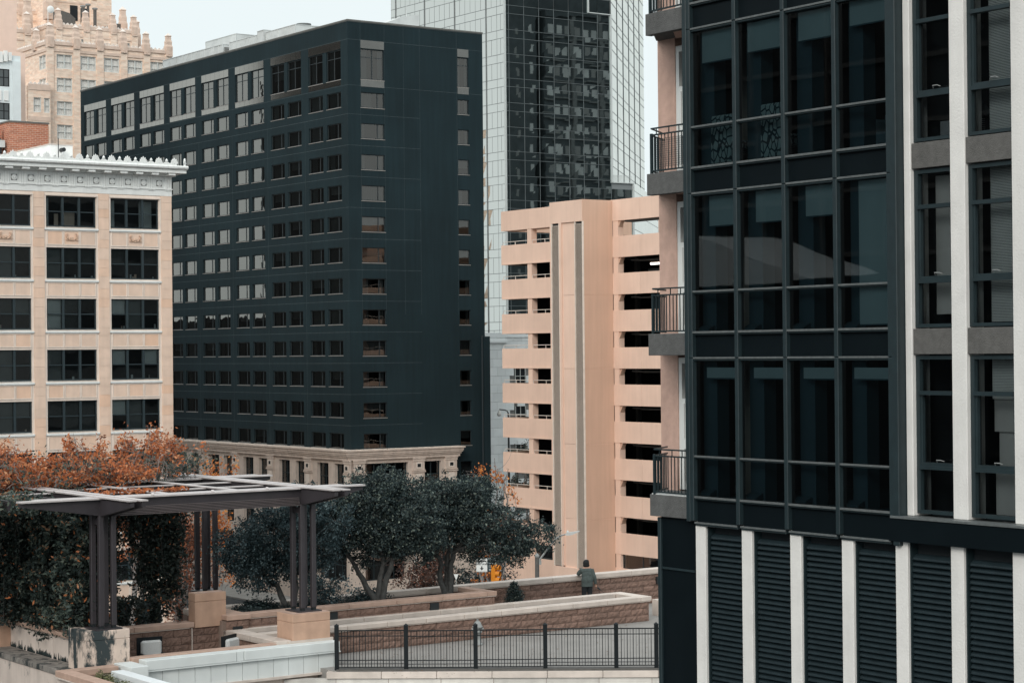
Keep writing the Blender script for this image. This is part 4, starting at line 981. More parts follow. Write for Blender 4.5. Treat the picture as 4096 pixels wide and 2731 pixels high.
MB().box(-190, -187, 60, 75.03, STREET, 60).build('wall', 'deco_pink', pk2)
rb = root('red_brick_building', 'red brick building with a flat coping above the cream office roof', 'building', -165, 67, STREET)
MB().box(-172, -165, 65.5, 68.95, STREET, 28.0).build('wall', 'red_brick', rb); bx(rb, 'coping', 'hotel_coping', -172, -164.9, 65.4, 69.0, 28.0, 28.12)
MB().box(-172.5, -165.5, 68.96, 69.2, STREET, 27.9).build('wall', 'gothic_brick', rb)
bx(rb, 'wall', 'red_brick', -170, -166.3, 60, 65.4, STREET, 27.4); bx(rb, 'shutter', 'spandrel_grey', -166.3, -166.1, 64.5, 65.2, 25, 26.7)
t = root('air_conditioner', 'small grey wall air conditioner at the left end of the brick building', 'air conditioner', -166, 64.8, 26)
bx(t, 'casing', 'roof_metal', -166.1, -165.5, 64.5, 65.3, 25.9, 26.5); bx(t, 'bracket', 'black', -166.1, -165.7, 64.9, 65.1, 25.4, 25.9)
lad = MB().tube([(-165.6, 65.3, 22), (-165.6, 65.3, 26.3)], .03, 4).tube([(-165.6, 65.7, 22), (-165.6, 65.7, 26.3)], .03, 4)
for i in range(12): lad.box(-165.62, -165.58, 65.3, 65.7, 22.3+i*.33, 22.34+i*.33)
tag(lad.build('ladder', 'black', None), 'thin dark roof ladder beside the brick wall', 'ladder')
# ================================================================== neighbours out of frame, added to give the glass something to reflect
nb = root('added_tall_block', 'added dark block out of view, there to darken reflections in the hotel windows', 'building', -232, 52, STREET)
MB().box(-246, -224, 40, 62, STREET, 58).build('wall', 'dark_block', nb)
nb3 = root('added_gridded_slab', 'added dark gridded slab left of the view, there to darken the near glass bay', 'building', -130, -50, STREET)
MB().box(-230, -58, -70, -40, STREET, 46).build('wall', 'dark_block', nb3)
for k_ in range(28): bx(nb3, 'fin', 'spandrel_grey', -228+k_*6, -227.8+k_*6, -40, -39.7, STREET, 46)
for k_ in range(14): bx(nb3, 'floor_band', 'spandrel_grey', -230, -58, -40, -39.8, -10+k_*4, -9.7+k_*4)
nb5 = root('added_pale_topped_block', 'added dark block with a pale sloping top, shaped for reflections in the near bay', 'building', -100, -32, STREET)
MB().box(-140, -80, -37, -30.2, STREET, 12.4).build('wall', 'dark_block', nb5)
MB().prism([(-98, 12.4), (-98, 15.6), (-95.5, 15.1), (-92, 13.9), (-89, 13.2), (-86.8, 12.4)], 'y', -37, -30).build('roof_edge', 'pale_stone', nb5)  # wedge shaped to give a pale slanted reflection in the bay
nb4 = root('added_right_block', 'added dark block right of the view, there to darken the cream office windows', 'building', -45, 120, STREET)
MB().box(-62, -30, 88, 155, STREET, 34).build('wall', 'concrete_dark', nb4)
for k_ in range(11): bx(nb4, 'window_band', 'black', -62.1, -62, 88, 155, -9+k_*4, -7+k_*4)
nb2 = root('added_low_block', 'added low dark block out of view, there to darken the lowest hotel windows', 'building', -270, 52, STREET)
MB().box(-290, -248, 40, 60, STREET, 13.5).build('wall', 'dark_block', nb2)
for i, (a, b, y0) in enumerate(((-140, -100, 0),)):
    pass
rf = root('masonry_tower', 'grey masonry tower with pale window blinds, seen mirrored in the glass tower', 'building', -95, 245, STREET)
rx_ = -100.0
MB().box(rx_, rx_+14, 228.5, 236.6, STREET, 84).box(rx_, rx_+14, 238.2, 262, STREET, 74.5).box(rx_-.6, rx_+14, 238.2, 262, 74.5, 75.6).box(rx_+3, rx_+14, 236.6, 238.2, STREET, 84).box(rx_+8, rx_+14.1, 226, 264, STREET, 112).build('wall', 'reflected_stone', rf)
bx(rf, 'pale_strip', 'spandrel_grey', rx_+2.8, rx_+3, 236.6, 238.2, STREET, 84)
for k in range(17):
    z = 70.2-3.9*k
    for y in (239.7, 241.7, 243.7, 246.7, 248.7, 250.7, 254.0, 257.0, 259.4):
        bx(rf, 'window', 'refl_blind' if (k*7+int(y)) % 3 else 'glaze_dark', rx_-.03, rx_-.01, y-.65, y+.65, z+.5, z+2.2)
    bx(rf, 'ledge', 'refl_ledge', rx_-.35, rx_-.01, 238.2, 262, z-.5, z-.2)
    bx(rf, 'window', 'refl_blind', rx_-.03, rx_-.01, 234.9, 235.7, z+.4, z+2.1); bx(rf, 'window', 'glaze_dark', rx_-.03, rx_-.01, 231.6, 232.2, z-.6, z+.9)
for y in (245.2, 252.3, 255.6): bx(rf, 'pier', 'refl_ledge', rx_-.5, rx_-.01, y-.45, y+.45, STREET, 74.5)
# ================================================================== near glass and concrete building on the right
RY = 26.14
Rr = root('glass_bay_building', 'dark glass bay apartment building with white concrete pillars and louvred base', 'building', -28, RY, 0)
RFL = [2.25, 5.45, 8.65, 11.85, 15.05]          # floor lines
MU = [-30.80, -29.47, -28.13, -26.79, -25.46]
def rb_(name, m, x0, x1, d0, d1, z0, z1, bv=0, parent=None): return bx(parent or Rr, name, m, x0, x1, RY+d0, RY+d1, z0, z1, bv)
# mullions and transoms
for i, u in enumerate(MU):
    for z0, z1 in ((5.0, 8.16), (8.17, 11.36), (11.37, 14.56), (14.57, 18.0)): rb_('mullion', 'bay_frame', u-.05, u+.05, -.07, .10, z0, z1, .008)
for a, b in zip(MU, MU[1:]):
    for f in RFL[1:]:
        rb_('transom', 'bay_frame', a+.05, b-.05, -.035, .08, f-.04, f+.03, .008); rb_('transom_cap', 'bay_ledge', a+.05, b-.05, -.06, -.0351, f-.005, f+.035)
        rb_('transom', 'bay_frame', a+.05, b-.05, -.035, .08, f-.54, f-.47, .008); rb_('transom_cap', 'bay_ledge', a+.05, b-.05, -.055, -.0351, f-.50, f-.465)
        rb_('transom', 'bay_frame', a+.05, b-.05, -.03, .08, f+.76, f+.82, .008); rb_('transom_cap', 'bay_ledge', a+.05, b-.05, -.05, -.0301, f+.79, f+.825)
        rb_('spandrel_glass', 'bay_panel', a+.05, b-.05, .03, .05, f-.47, f-.04)
        for (z0, z1) in ((f+.03, f+.76), (f+.82, f+2.66)):
            e = random.uniform(-.003, .003)
            MB().quad((a+.05, RY+.03, z0), (b-.05, RY+.03+e, z0), (b-.05, RY+.03, z1), (a+.05, RY+.03-e, z1)).build('pane', 'bay_glass', Rr)
# posts, pillars
rb_('corner_post', 'bay_frame', -30.97, -30.85, -.08, .12, 4.98, 18, .01)
rb_('end_post', 'bay_frame', -25.41, -25.26, -.09, .5, 4.9, 18, .01)
rb_('flashing', 'bay_ledge', -25.45, -22.0, -.12, .35, 5.38, 5.42); rb_('fascia', 'bay_panel', -25.5, -22.0, -.10, .35, 4.98, 5.38)
rb_('soffit', 'bay_panel', -30.9, -25.4, .08, 1.2, 4.985, 5.05)
PILL = [-30.645, -29.305, -27.97, -26.625, -25.305, -24.025, -22.68, -21.34]
for c in PILL[4:]:
    w_ = .165
    rb_('pillar', 'pillar_white', c-w_ if c > -25 else -25.255, c+w_ if c > -25 else -25.10, .10, .55, 5.42, 18, .012)
for i, (xa, xb) in enumerate(((-30.85, -30.45), (-29.5, -29.1), (-28.12, -27.72), (-26.76, -26.4))):   # pillars standing behind the glass bay
    rb_('inner_pillar', 'room_pillar', xa, xb, .30, .6, 5.0, 18)
for i, c in enumerate(PILL): rb_('base_pillar', 'pillar_white', c-.145, c+.145, .0, .55, -3, 4.98, .012)
for a, b in zip(PILL, PILL[1:]):
    rb_('louvre_back', 'dark_room', a+.145, b-.145, .24, .26, -3, 4.98)
    rb_('louvre_frame', 'bay_frame', a+.145, a+.170, .06, .30, -3, 4.98)
lm = MB().prism([(0, -.055), (.028, -.052), (.035, -.02), (.10, .03), (.15, .045), (.15, .03), (.02, -.05)], 'x', -.48, .48).mesh('louvre')
for a, b in zip(PILL, PILL[1:]):
    for k in range(32): place('louvre_blade', lm, Rr, (a+b)/2+.0, RY+.075, 4.72-k*.1005)
# right hand windows between pillars
for (x0, x1) in ((-25.10, -24.19), (-23.86, -22.845), (-22.515, -21.5)):
    for f in RFL[1:]:
        rb_('concrete_spandrel', 'spandrel_grey', x0, x1, .13, .5, f-.44, f+.0, .006) if f > 5.5 else None
        z0, z1 = f+.02, f+2.74
        fr = MB(); y0 = RY+.19
        fr.box(x0, x0+.09, y0, y0+.12, z0, z1).box(x1-.05, x1, y0, y0+.12, z0, z1).box(x0+.09, x1-.05, y0-.03, y0+.12, z0, z0+.06).box(x0+.09, x1-.05, y0, y0+.12, z1-.07, z1)
        fr.box(x0+.09, x1-.05, y0-.03, y0+.1, f+.78, f+.84).box(x0+.09, x1-.05, y0-.04, y0+.1, f+2.06, f+2.13)
        fr.box(x0+.09, x0+.14, y0+.01, y0+.11, f+.84, f+2.06).box(x1-.09, x1-.05, y0+.01, y0+.11, f+.84, f+2.06).box(x0+.14, x1-.09, y0+.01, y0+.11, f+.84, f+.9)
        wo = fr.build('window', 'bay_frame', Rr)
        MB().quad((x0+.1, y0+.07, z0), (x1-.05, y0+.07, z0), (x1-.05, y0+.07, z1), (x0+.1, y0+.07, z1)).build('pane', 'clear_glass', wo)
        hx = (x0+x1)/2+.1; MB().tube([(hx-.08, y0-.0, f+.91), (hx-.05, y0-.05, f+.95), (hx+.05, y0-.05, f+.95), (hx+.08, y0, f+.93)], .008, 5).build('handle', 'hydrant_grey', wo)
def blind(x0, x1, z0, z1, d, fine=True, parent=None):
    b = MB(); z = z0
    while z < z1: b.quad((x0, RY+d, z), (x1, RY+d, z), (x1, RY+d+.012, z+.021), (x0, RY+d+.012, z+.021)); z += .026
    b.build('venetian_blind', 'venetian', Rr)
blind(-23.7, -22.88, 8.75, 11.35, .55); blind(-23.7, -22.88, 11.95, 14.5, .55); blind(-23.7, -22.88, 7.45, 8.15, .55); blind(-23.7, -22.88, 15.1, 17.5, .55)
rb_('roller_blind', 'blind', -24.98, -24.22, .60, .61, 8.9, 11.3); rb_('roller_blind', 'blind', -23.7, -22.9, .62, .63, 5.5, 6.2)
rb_('roller_blind', 'blind', -23.7, -22.9, .60, .61, 6.9, 7.5); rb_('roller_blind', 'blind', -23.65, -22.9, .66, .67, 6.3, 6.9)
# rooms behind
for f in RFL:
    rb_('floor_slab', 'room_wall', -30.8, -21, .6 if f > 5 else .6, 6.5, f-.42, f-.0)
rb_('back_wall', 'room_wall', -32.4, -21, 6.5, 6.7, 0, 18); rb_('room_side', 'room_wall', -21, -20.8, .6, 6.7, 0, 18)
rb_('inner_side_wall', 'room_wall', -30.965, -30.93, .12, 6.5, 5, 18); rb_('partition', 'room_wall', -25.38, -25.3, .55, 5.5, 5, 18)
def deep(xp, d): return xp*(RY+d)/RY
for (x0, x1, z0, z1) in ((-30.45, -29.5, 13.9, 14.5), (-29.14, -28.2, 13.95, 14.5), (-27.75, -26.86, 13.98, 14.5), (-26.43, -25.52, 14.08, 14.52),
                         (-30.28, -29.5, 10.72, 11.3), (-28.95, -28.2, 10.72, 11.3), (-27.6, -26.88, 10.75, 11.3), (-26.25, -25.52, 8.75, 11.3),
                         (-30.4, -29.55, 7.78, 7.98), (-29.05, -28.2, 7.78, 7.98), (-27.7, -26.86, 7.78, 7.98), (-26.4, -25.52, 7.78, 7.98)):
    xa, xb = deep(x0, .14), deep(x1, .14); rb_('roller_blind', 'blind', xa, xb, .14, .15, z0, z1); rb_('blind_rail', 'room_pillar', xa, xb, .13, .16, z0-.025, z0)
for f in (5.45, 8.65):
    for c in PILL[:4]: MB().prism([(RY+.12, f+.04), (RY+.12, f+.07), (RY+.28, f+.15), (RY+.28, f+.04)], 'x', c-.2, c+.16).build('heater_grille', 'room_pillar', Rr)
def chair(label, x, y, z, m, w_=.62, h_=1.0):
    c = root('upholstered_chair', label, 'chair', x, y, z, group='patterned chairs behind the upper glass bay')
    bx(c, 'seat', m, x-w_/2, x+w_/2, y, y+.55, z+.28, z+.5, .03); bx(c, 'backrest', m, x-w_/2, x+w_/2, y-.12, y, z+.05, z+h_, .035)
    for s in (-1, 1):
        for d in (.02, .5): bx(c, 'leg', 'black', x+s*w_*.42-.02, x+s*w_*.42+.02, y+d, y+d+.04, z, z+.28)
chair('ikat patterned chair behind the first pane from the left of the bay', -30.2, RY+.35, 11.86, 'ikat')
chair('ikat patterned chair behind the second pane from the left of the bay', -28.78, RY+.35, 11.86, 'ikat', .6, 1.08)
s_ = root('sofa', 'pale rounded sofa with a cushion behind the third glass pane', 'sofa', -27.0, RY+1.6, 11.86)
bx(s_, 'seat', 'sofa', -27.6, -26.2, RY+1.3, RY+2.1, 11.95, 12.3, .05); bx(s_, 'backrest', 'sofa', -27.6, -26.2, RY+2.0, RY+2.2, 12.3, 12.75, .06); bx(s_, 'armrest', 'sofa', -27.7, -27.45, RY+1.2, RY+2.1, 11.9, 12.6, .06); bx(s_, 'cushion', 'blind', -27.2, -26.8, RY+1.8, RY+1.95, 12.3, 12.7, .04)
t = root('striped_bedhead', 'bench with diagonal black and white stripes behind the fourth glass pane', 'bench', -25.7, RY+1.0, 11.86); bx(t, 'panel', 'stripes', -26.05, -25.45, RY+.7, RY+1.1, 11.88, 12.6); bx(t, 'backrest', 'stripes', -25.65, -25.45, RY+1.12, RY+1.2, 12.4, 13.0)
t = root('striped_bench', 'low bench with diagonal stripes behind the tall window right of the bay', 'bench', -24.6, RY+1.0, 11.86); bx(t, 'panel', 'stripes', -24.95, -24.2, RY+.7, RY+1.0, 11.9, 12.25)
ar = MB().tube([(-24.35+.35*math.cos(q*.4)*.0+.32-.55*math.sin(q*.22), RY+.9, 12.3+q*.12) for q in range(14)], .07, 8)
tag(ar.build('arc_sculpture', 'room_pillar', None, True), 'tall pale curved lamp bow behind the upper window right of the bay', 'lamp')
# string lights hung in the bay
t = root('string_lights', 'tiny warm fairy lights hanging in the dark middle bay', 'fairy lights', -28.6, RY+1.3, 9.4)
for (x, z) in ((-28.62, 10.05), (-28.55, 9.95), (-28.64, 9.9), (-28.63, 9.86), (-28.5, 9.72), (-28.6, 9.66), (-28.47, 9.62), (-28.61, 9.5)):
    bx(t, 'bulb', 'bulb', x-.008, x+.008, RY+.4, RY+.416, z-.008, z+.008)
# corner return: balconies, stucco pier, door
rb_('base_return_frame', 'bay_frame', -31.96, -31.86, 0, .12, -3, 5.0, .01); rb_('base_return_frame', 'bay_frame', -31.86, -30.85, .02, .08, 3.98, 4.02); rb_('base_return_glass', 'bay_panel', -31.86, -30.8, .05, .07, -3, 5.02)
rb_('base_return_glass', 'bay_panel', -31.96, -31.9, .12, 3, -3, 5.02)
BD = 1.16
rb_('stucco_pier', 'stucco_pink', -33.22, -32.66, BD, BD+.4, 5.0, 18); rb_('stucco_wall', 'stucco_pink', -33.2, -33.1, BD+.4, 6.5, 5.0, 18); rb_('roof_cap', 'room_wall', -33, -21, .6, 6.7, 18, 18.1)
rb_('stucco_wall', 'stucco_pink', -31.5, -30.6, BD+.15, BD+.3, 5, 18)
for i, f in enumerate((5.45, 8.65, 11.85, 15.05)):
    rb_('balcony_slab', 'balcony_grey', -32.14, -30.985, -.04, .12, f-.43, f+.0, .008)
    MB().prism([(-32.14, RY+.12), (-30.985, RY+.12), (-30.985, RY+BD), (-33.2, RY+BD), (-33.2, RY+BD-.05)], 'z', f-.30, f-.01).build('balcony_floor', 'balcony_grey', Rr)
    MB().prism([(-31.7, RY+.30), (-30.985, RY+.30), (-30.985, RY+BD-.02), (-32.6, RY+BD-.02)], 'z', f-.33, f-.301).build('soffit_panel', 'stucco_pink', Rr)
    if i == 0:
        for k in range(5): rb_('edge_tile', 'tile_pale', -32.12+k*.226, -31.90+k*.226, .0, .22, f+.001, f+.02)
    z0, z1 = f+.02, f+2.72
    d = MB(); y0 = RY+BD+.02
    d.box(-32.66, -32.56, y0, y0+.1, z0, z1).box(-32.56, -30.9, y0, y0+.1, z1-.12, z1).box(-32.56, -30.9, y0, y0+.1, f+1.78, f+1.88).box(-32.56, -32.48, y0-.02, y0+.1, z0, f+1.78).box(-32.48, -30.9, y0-.02, y0+.1, f+.85, f+1.05).box(-32.48, -30.9, y0-.02, y0+.1, z0, z0+.16)
    d.box(-32.46, -32.40, y0-.01, y0+.08, f+1.05, f+1.78)
    do = d.build('balcony_door', 'door_white', Rr); MB().quad((-32.5, y0+.06, z0), (-30.9, y0+.06, z0), (-30.9, y0+.06, z1), (-32.5, y0+.06, z1)).build('pane', 'bay_panel', do)
    # railing
    ra = root('balcony_railing', ['dark steel railing of the lowest balcony', 'dark steel railing of the second balcony from the bottom', 'dark steel railing with lattice panel on the third balcony from the bottom', 'dark steel railing of the topmost balcony cut by the frame'][i], 'railing', -31.5, RY, f)
    xs0 = -32.03
    for (a, b, z) in ((xs0, -30.99, f+.90), (xs0, -30.99, f+.77), (xs0, -30.99, f+.05)): bx(ra, 'rail', 'bay_frame', a, b, RY-.02, RY+.02, z-.014, z+.014)
    bx(ra, 'post', 'bay_frame', xs0-.02, xs0+.03, RY-.025, RY+.025, f, f+.80)
    for k in range(9): u = xs0+.11+k*.104; bx(ra, 'baluster', 'bay_frame', u-.007, u+.007, RY-.008, RY+.008, f+.06, f+.76)
    for u in (xs0+.16, xs0+.55, xs0+.86): bx(ra, 'baluster', 'bay_frame', u-.007, u+.007, RY-.008, RY+.008, f+.78, f+.89)
    sd_ = MB().tube([(xs0, RY, f+.90), (xs0-.62, RY+.85, f+.90)], .018, 4).tube([(xs0, RY, f+.77), (xs0-.62, RY+.85, f+.77)], .018, 4).tube([(xs0, RY, f+.05), (xs0-.62, RY+.85, f+.05)], .018, 4)
    sd_.build('side_rail', 'bay_frame', ra)
    for k in range(1, 9): q = k/9; bx(ra, 'baluster', 'bay_frame', xs0-.62*q-.008, xs0-.62*q+.008, RY+.85*q-.008, RY+.85*q+.008, f+.06, f+.76)
    if i == 2:
        la = MB()
        for k in range(14): la.box(xs0+.06, -31.0, RY+.03, RY+.036, f+.12+k*.043, f+.127+k*.043)
        for k in range(20): la.box(xs0+.08+k*.05, xs0+.086+k*.05, RY+.03, RY+.036, f+.12, f+.68)
        la.build('lattice', 'bay_frame', ra)
tb = root('folding_chair', 'pale folding chair on the lowest balcony beside the door', 'chair', -31.5, RY+.55, 5.46)
bx(tb, 'seat', 'cap_pale', -31.6, -31.2, RY+.45, RY+.8, 5.86, 5.89); bx(tb, 'backrest', 'cap_pale', -31.55, -31.2, RY+.8, RY+.83, 5.9, 6.0)
MB().tube([(-31.58, RY+.5, 5.46), (-31.25, RY+.75, 5.87)], .013, 5).tube([(-31.25, RY+.5, 5.46), (-31.55, RY+.75, 5.87)], .013, 5).build('leg', 'cap_pale', tb)
ac = root('air_conditioner', 'pale air conditioner box with dark grille on the lattice railed balcony', 'air conditioner', -31.6, RY+.8, 11.86)
bx(ac, 'casing', 'window_white', -31.75, -31.05, RY+.7, RY+1.0, 11.92, 12.5, .02); bx(ac, 'grille', 'black', -31.68, -31.12, RY+.69, RY+.70, 12.12, 12.46)
#@@T
# ================================================================== the raised terrace
def slab(name, m, poly, z0, z1):
    o = MB().prism(poly, 'z', z0, z1).build(name, m, None); tag(o, kind='structure'); return o
slab('terrace_floor', 'terrace', [(-41.0, 35.5), (-47.0, 27.45), (-48.3, 27.4), (-48.3, 22.2), (-51.2, 21.3), (-58, 21.3), (-58, 46), (-41, 52)], -.4, 0)
slab('terrace_mass', 'limestone', [(-41.2, 35.3), (-47.2, 27.8), (-48.3, 27.6), (-48.3, 22.4), (-51.2, 21.6), (-58, 21.6), (-58, 46), (-41.2, 52)], STREET, -.41)
rr = random.Random(4)
# split-face block mesh variants
BLK = []
def split_block(w_, h_, seed):
    r_ = random.Random(seed); nx, nz = 6, 3; m_ = MB(); vs = []
    for j in range(nz+1):
        for i in range(nx+1):
            ed = i in (0, nx) or j in (0, nz); vs.append((-w_/2+w_*i/nx, (0 if ed else -r_.uniform(.006, .032)), -h_/2+h_*j/nz))
    m_.v = vs[:]
    for j in range(nz):
        for i in range(nx): a = j*(nx+1)+i; m_.f.append((a, a+1, a+nx+2, a+nx+1))
    n = len(m_.v); m_.v += [(-w_/2, .05, -h_/2), (w_/2, .05, -h_/2), (w_/2, .05, h_/2), (-w_/2, .05, h_/2)]
    A_, B_, C_, D_ = 0, nx, (nz+1)*(nx+1)-1, nz*(nx+1)
    m_.f += [(A_, n, n+1, B_), (B_, n+1, n+2, C_), (C_, n+2, n+3, D_), (D_, n+3, n, A_)]
    return m_.mesh('block_tan')
BL = {}
def block(parent, w_, h_, x, y, z, rz):
    k = (round(w_, 2), round(h_, 2), rr.randrange(4))
    if k not in BL: BL[k] = split_block(k[0]-.012, k[1]-.012, hash(k) & 255)
    place('block', BL[k], parent, x, y, z, rz)
def block_wall(parent, axis, plane, a, b, z0, z1, h=.2, w_=.45, hollow=()):
    """courses of split faced blocks; axis 'x': face x=plane looking +x; axis 'y': face y=plane looking -y; axis '-x','-y' reversed"""
    n = max(1, round((z1-z0)/h)); hh = (z1-z0)/n
    for j in range(n):
        u = a-(w_/2 if j % 2 else 0)
        while u < b-.01:
            u0, u1 = max(u, a), min(u+w_, b)
            if u1-u0 > .06:
                c = (u0+u1)/2; zc = z0+(j+.5)*hh
                if not any(c > q[0] and c < q[1] and zc > q[2] and zc < q[3] for q in hollow):
                    if axis == 'x': block(parent, u1-u0, hh, plane, c, zc, R(90))
                    elif axis == 'y': block(parent, u1-u0, hh, c, plane, zc, 0)
                    elif axis == '-x': block(parent, u1-u0, hh, plane, c, zc, R(-90))
            u += w_
def caps(parent, axis, c0, c1, a, b, z0, z1, m='cap_tan', ln=1.35):
    n = max(1, round((b-a)/ln)); l_ = (b-a)/n
    for i in range(n):
        u0, u1 = a+i*l_+.006, a+(i+1)*l_-.006
        if axis == 'y': bx(parent, 'cap', m, c0, c1, u0, u1, z0, z1, .012)
        else: bx(parent, 'cap', m, u0, u1, c0, c1, z0, z1, .012)
# rear wall
rw_ = root('rear_garden_wall', 'tall split faced block wall with pale cap along the back of the terrace', 'wall', -53.15, 36, 0)
bx(rw_, 'core', 'mortar', -53.3, -53.04, 26.2, 47, 0, .98)
block_wall(rw_, 'x', -53.02, 26.2, 47, 0, .96, .195, .46)
bx(rw_, 'moulding', 'cap_pale', -53.3, -52.96, 26.2, 47, .965, .99)
caps(rw_, 'y', -53.35, -52.94, 26.2, 47, .99, 1.13, 'cap_pale', 1.6)
for y in (43.4, 29.2): bx(rw_, 'vent', 'black', -53.05, -52.93, y-.14, y+.14, .62, .86)
# long front planter
pf = root('long_planter', 'long low block planter with pale cap running across the terrace to a blunt right end', 'planter', -50.3, 33, 0)
bx(pf, 'core', 'mortar', -49.95, -49.63, 27.0, 40.2, 0, .60); block_wall(pf, 'x', -49.60, 26.4, 40.18, 0, .60, .2, .46)
block_wall(pf, '-x' if False else 'y', 26.38, -51.0, -48.2, 0, .60, .2, .46)
bx(pf, 'core', 'mortar', -51.0, -48.0, 26.42, 26.66, 0, .60)
bx(pf, 'core', 'mortar', -51.0, -49.63, 39.9, 40.17, 0, .60); bx(pf, 'end_face', 'block_tan', -51.05, -49.6, 40.17, 40.2, 0, .60)
bx(pf, 'moulding', 'cap_pale', -49.95, -49.55, 26.4, 40.22, .60, .625); bx(pf, 'moulding', 'cap_pale', -51.0, -48.1, 26.3, 26.4, .60, .625)
caps(pf, 'y', -49.93, -49.52, 26.75, 39.84, .625, .76, 'cap_pale', 1.3)
caps(pf, 'y', -51.10, -50.78, 26.75, 39.84, .625, .76, 'cap_pale', 1.3)
caps(pf, 'x', 26.30, 26.74, -51.10, -48.0, .625, .76, 'cap_pale', 1.3); caps(pf, 'x', 39.85, 40.26, -51.10, -49.52, .625, .76, 'cap_pale', 1.5)
bx(pf, 'inner_wall', 'block_smooth', -50.98, -50.9, 26.7, 39.9, .3, .62)
tag(MB().box(-50.9, -49.93, 26.66, 39.9, .05, .5).build('planter_soil', 'soil', None), kind='structure')
bx(pf, 'light_box', 'cap_tan', -50.5, -50.2, 28.0, 28.3, .5, .72)
# tree planter behind it
pm_ = root('tree_planter', 'raised block planter holding the dark evergreen trees with square black vents', 'planter', -51.6, 31, 0)
bx(pm_, 'core', 'mortar', -51.4, -51.03, 26.25, 35.35, 0, 1.0)
ho = [(29.35, 29.65, .8, 1.0), (32.45, 32.75, .8, 1.0)]
block_wall(pm_, 'x', -51.0, 27.02, 35.38, .0, 1.0, .2, .46)
block_wall(pm_, 'x', -50.86, 26.3, 27.0, .0, 1.0, .2, .35); bx(pm_, 'core', 'mortar', -51.2, -50.88, 26.3, 26.98, 0, 1.0)
bx(pm_, 'end_face', 'block_tan', -52.6, -51.0, 35.35, 35.38, 0, 1.0); bx(pm_, 'moulding', 'cap_pale', -51.35, -50.96, 27.0, 35.42, 1.0, 1.02)
caps(pm_, 'y', -51.35, -50.94, 27.06, 35.1, 1.02, 1.15, 'cap_tan', 1.5); caps(pm_, 'x', 35.11, 35.44, -52.6, -50.94, 1.02, 1.15, 'cap_tan', 1.6)
caps(pm_, 'x', 26.3, 27.05, -52.4, -50.8, 1.02, 1.16, 'cap_tan', 1.0)
for y in (26.65, 29.75, 33.2): bx(pm_, 'vent', 'black', -51.02, -50.84 if y < 27 else -50.95, y-.15, y+.15, .76 if y > 27 else .62, .97 if y > 27 else .84)
tag(MB().box(-52.95, -51.3, 27.0, 35.1, .3, .95).build('planter_soil', 'soil', None), kind='structure')
# seating wall
ps = root('seating_wall', 'split faced block wall with tan cap behind the seating corner', 'wall', -51.3, 24, 0)
bx(ps, 'core', 'mortar', -51.6, -51.25, 21.9, 26.3, 0, .86); block_wall(ps, 'x', -51.22, 21.9, 26.3, 0, .86, .2, .46)
bx(ps, 'moulding', 'cap_pale', -51.6, -51.17, 21.9, 25.35, .86, .88); caps(ps, 'y', -51.65, -51.15, 21.9, 25.49, .88, 1.02, 'cap_tan', 1.5)
for y in (25.42,): bx(ps, 'drip_line', 'cap_pale', -51.2, -51.16, y-.012, y+.012, 0, .86)
# piers with steel columns
def pier(name, label, x0, x1, y0, y1, z0, z1, m, m2=None):
    p = root(name, label, 'pier', (x0+x1)/2, (y0+y1)/2, z0)
    bx(p, 'body', m, x0, x1, y0, y1, z0, z1-.24, .012); bx(p, 'top_course', m, x0, x1, y0, y1, z1-.235, z1-.012, .012); bx(p, 'top', m2 or m, x0+.01, x1-.01, y0+.01, y1-.01, z1-.011, z1)
    return p
pier('column_pier', 'square tan rendered pier under the right steel column', -48.85, -47.98, 26.78, 27.92, .40, 1.44, 'block_smooth', 'cap_tan')
bx(None, 'x', 'cap_pale', 0, .001, 0, .001, -50, -49.99) if False else None
pier('column_pier', 'black stained pale pier under the left steel column', -49.3, -48.18, 21.02, 22.2, -1.2, 1.44, 'pier_stained')
pier('column_pier', 'tan rendered pier rising from the seating wall before the back column', -51.55, -51.14, 25.5, 26.45, .86, 1.80, 'block_smooth', 'cap_tan')
pier('column_pier', 'tan pier half lost behind vines at the back left', -54.6, -53.9, 21.0, 22.0, -.5, 1.44, 'block_smooth', 'cap_tan')
def column(label, cx, cy, z0, z1, four=True):
    c = root('steel_column', label, 'column', cx, cy, z0, group='steel columns of the pergola')
    bx(c, 'base_plate', 'steel_brown', cx-.36, cx+.36, cy-.36, cy+.36, z0, z0+.035)
    for sx in (-1, 1):
        for sy in (-1, 1):
            px_, py_ = cx+sx*.24, cy+sy*.17
            bx(c, 'post', 'steel_brown', px_-.066, px_+.066, py_-.066, py_+.066, z0+.10, z1, .012); bx(c, 'foot', 'black', px_-.05, px_+.05, py_-.05, py_+.05, z0+.035, z0+.10)
    bx(c, 'tie', 'steel_brown', cx-.17, cx+.17, cy-.2, cy-.14, z1-.25, z1-.1)
COLS = [(-48.5, 27.4), (-48.55, 21.65), (-54.3, 27.45), (-54.3, 21.7)]
for (x, y), lb in zip(COLS, ('steel column of four posts on the tan pier at right', 'steel column of four posts on the black stained pier at left', 'shadowed steel column on the tan pier behind the vines', 'back left steel column hidden among the vines')):
    column(lb, x, y, 1.44, 4.32)
pg = root('steel_pergola', 'dark brown steel pergola with pale topped tapered beams', 'pergola', -51, 24.5, 4.3)
def beam_y(x, y0, y1, hw, taper=(1, 1), zt=4.72, hm=.41, name='main_beam'):
    """beam along y with ends that taper from column line"""
    a, b = 21.65, 27.4
    poly = [(y0, zt), (y1, zt), (y1, zt-.10), (b+.2, zt-hm), (a-.2, zt-hm), (y0, zt-.10)]
    o = MB().prism(poly, 'x', x-hw, x+hw).build(name, 'steel_brown', pg); bx(pg, 'beam_flange', 'steel_top', x-hw-.10, x+hw+.10, y0-.02, y1+.02, zt, zt+.04)
    return o
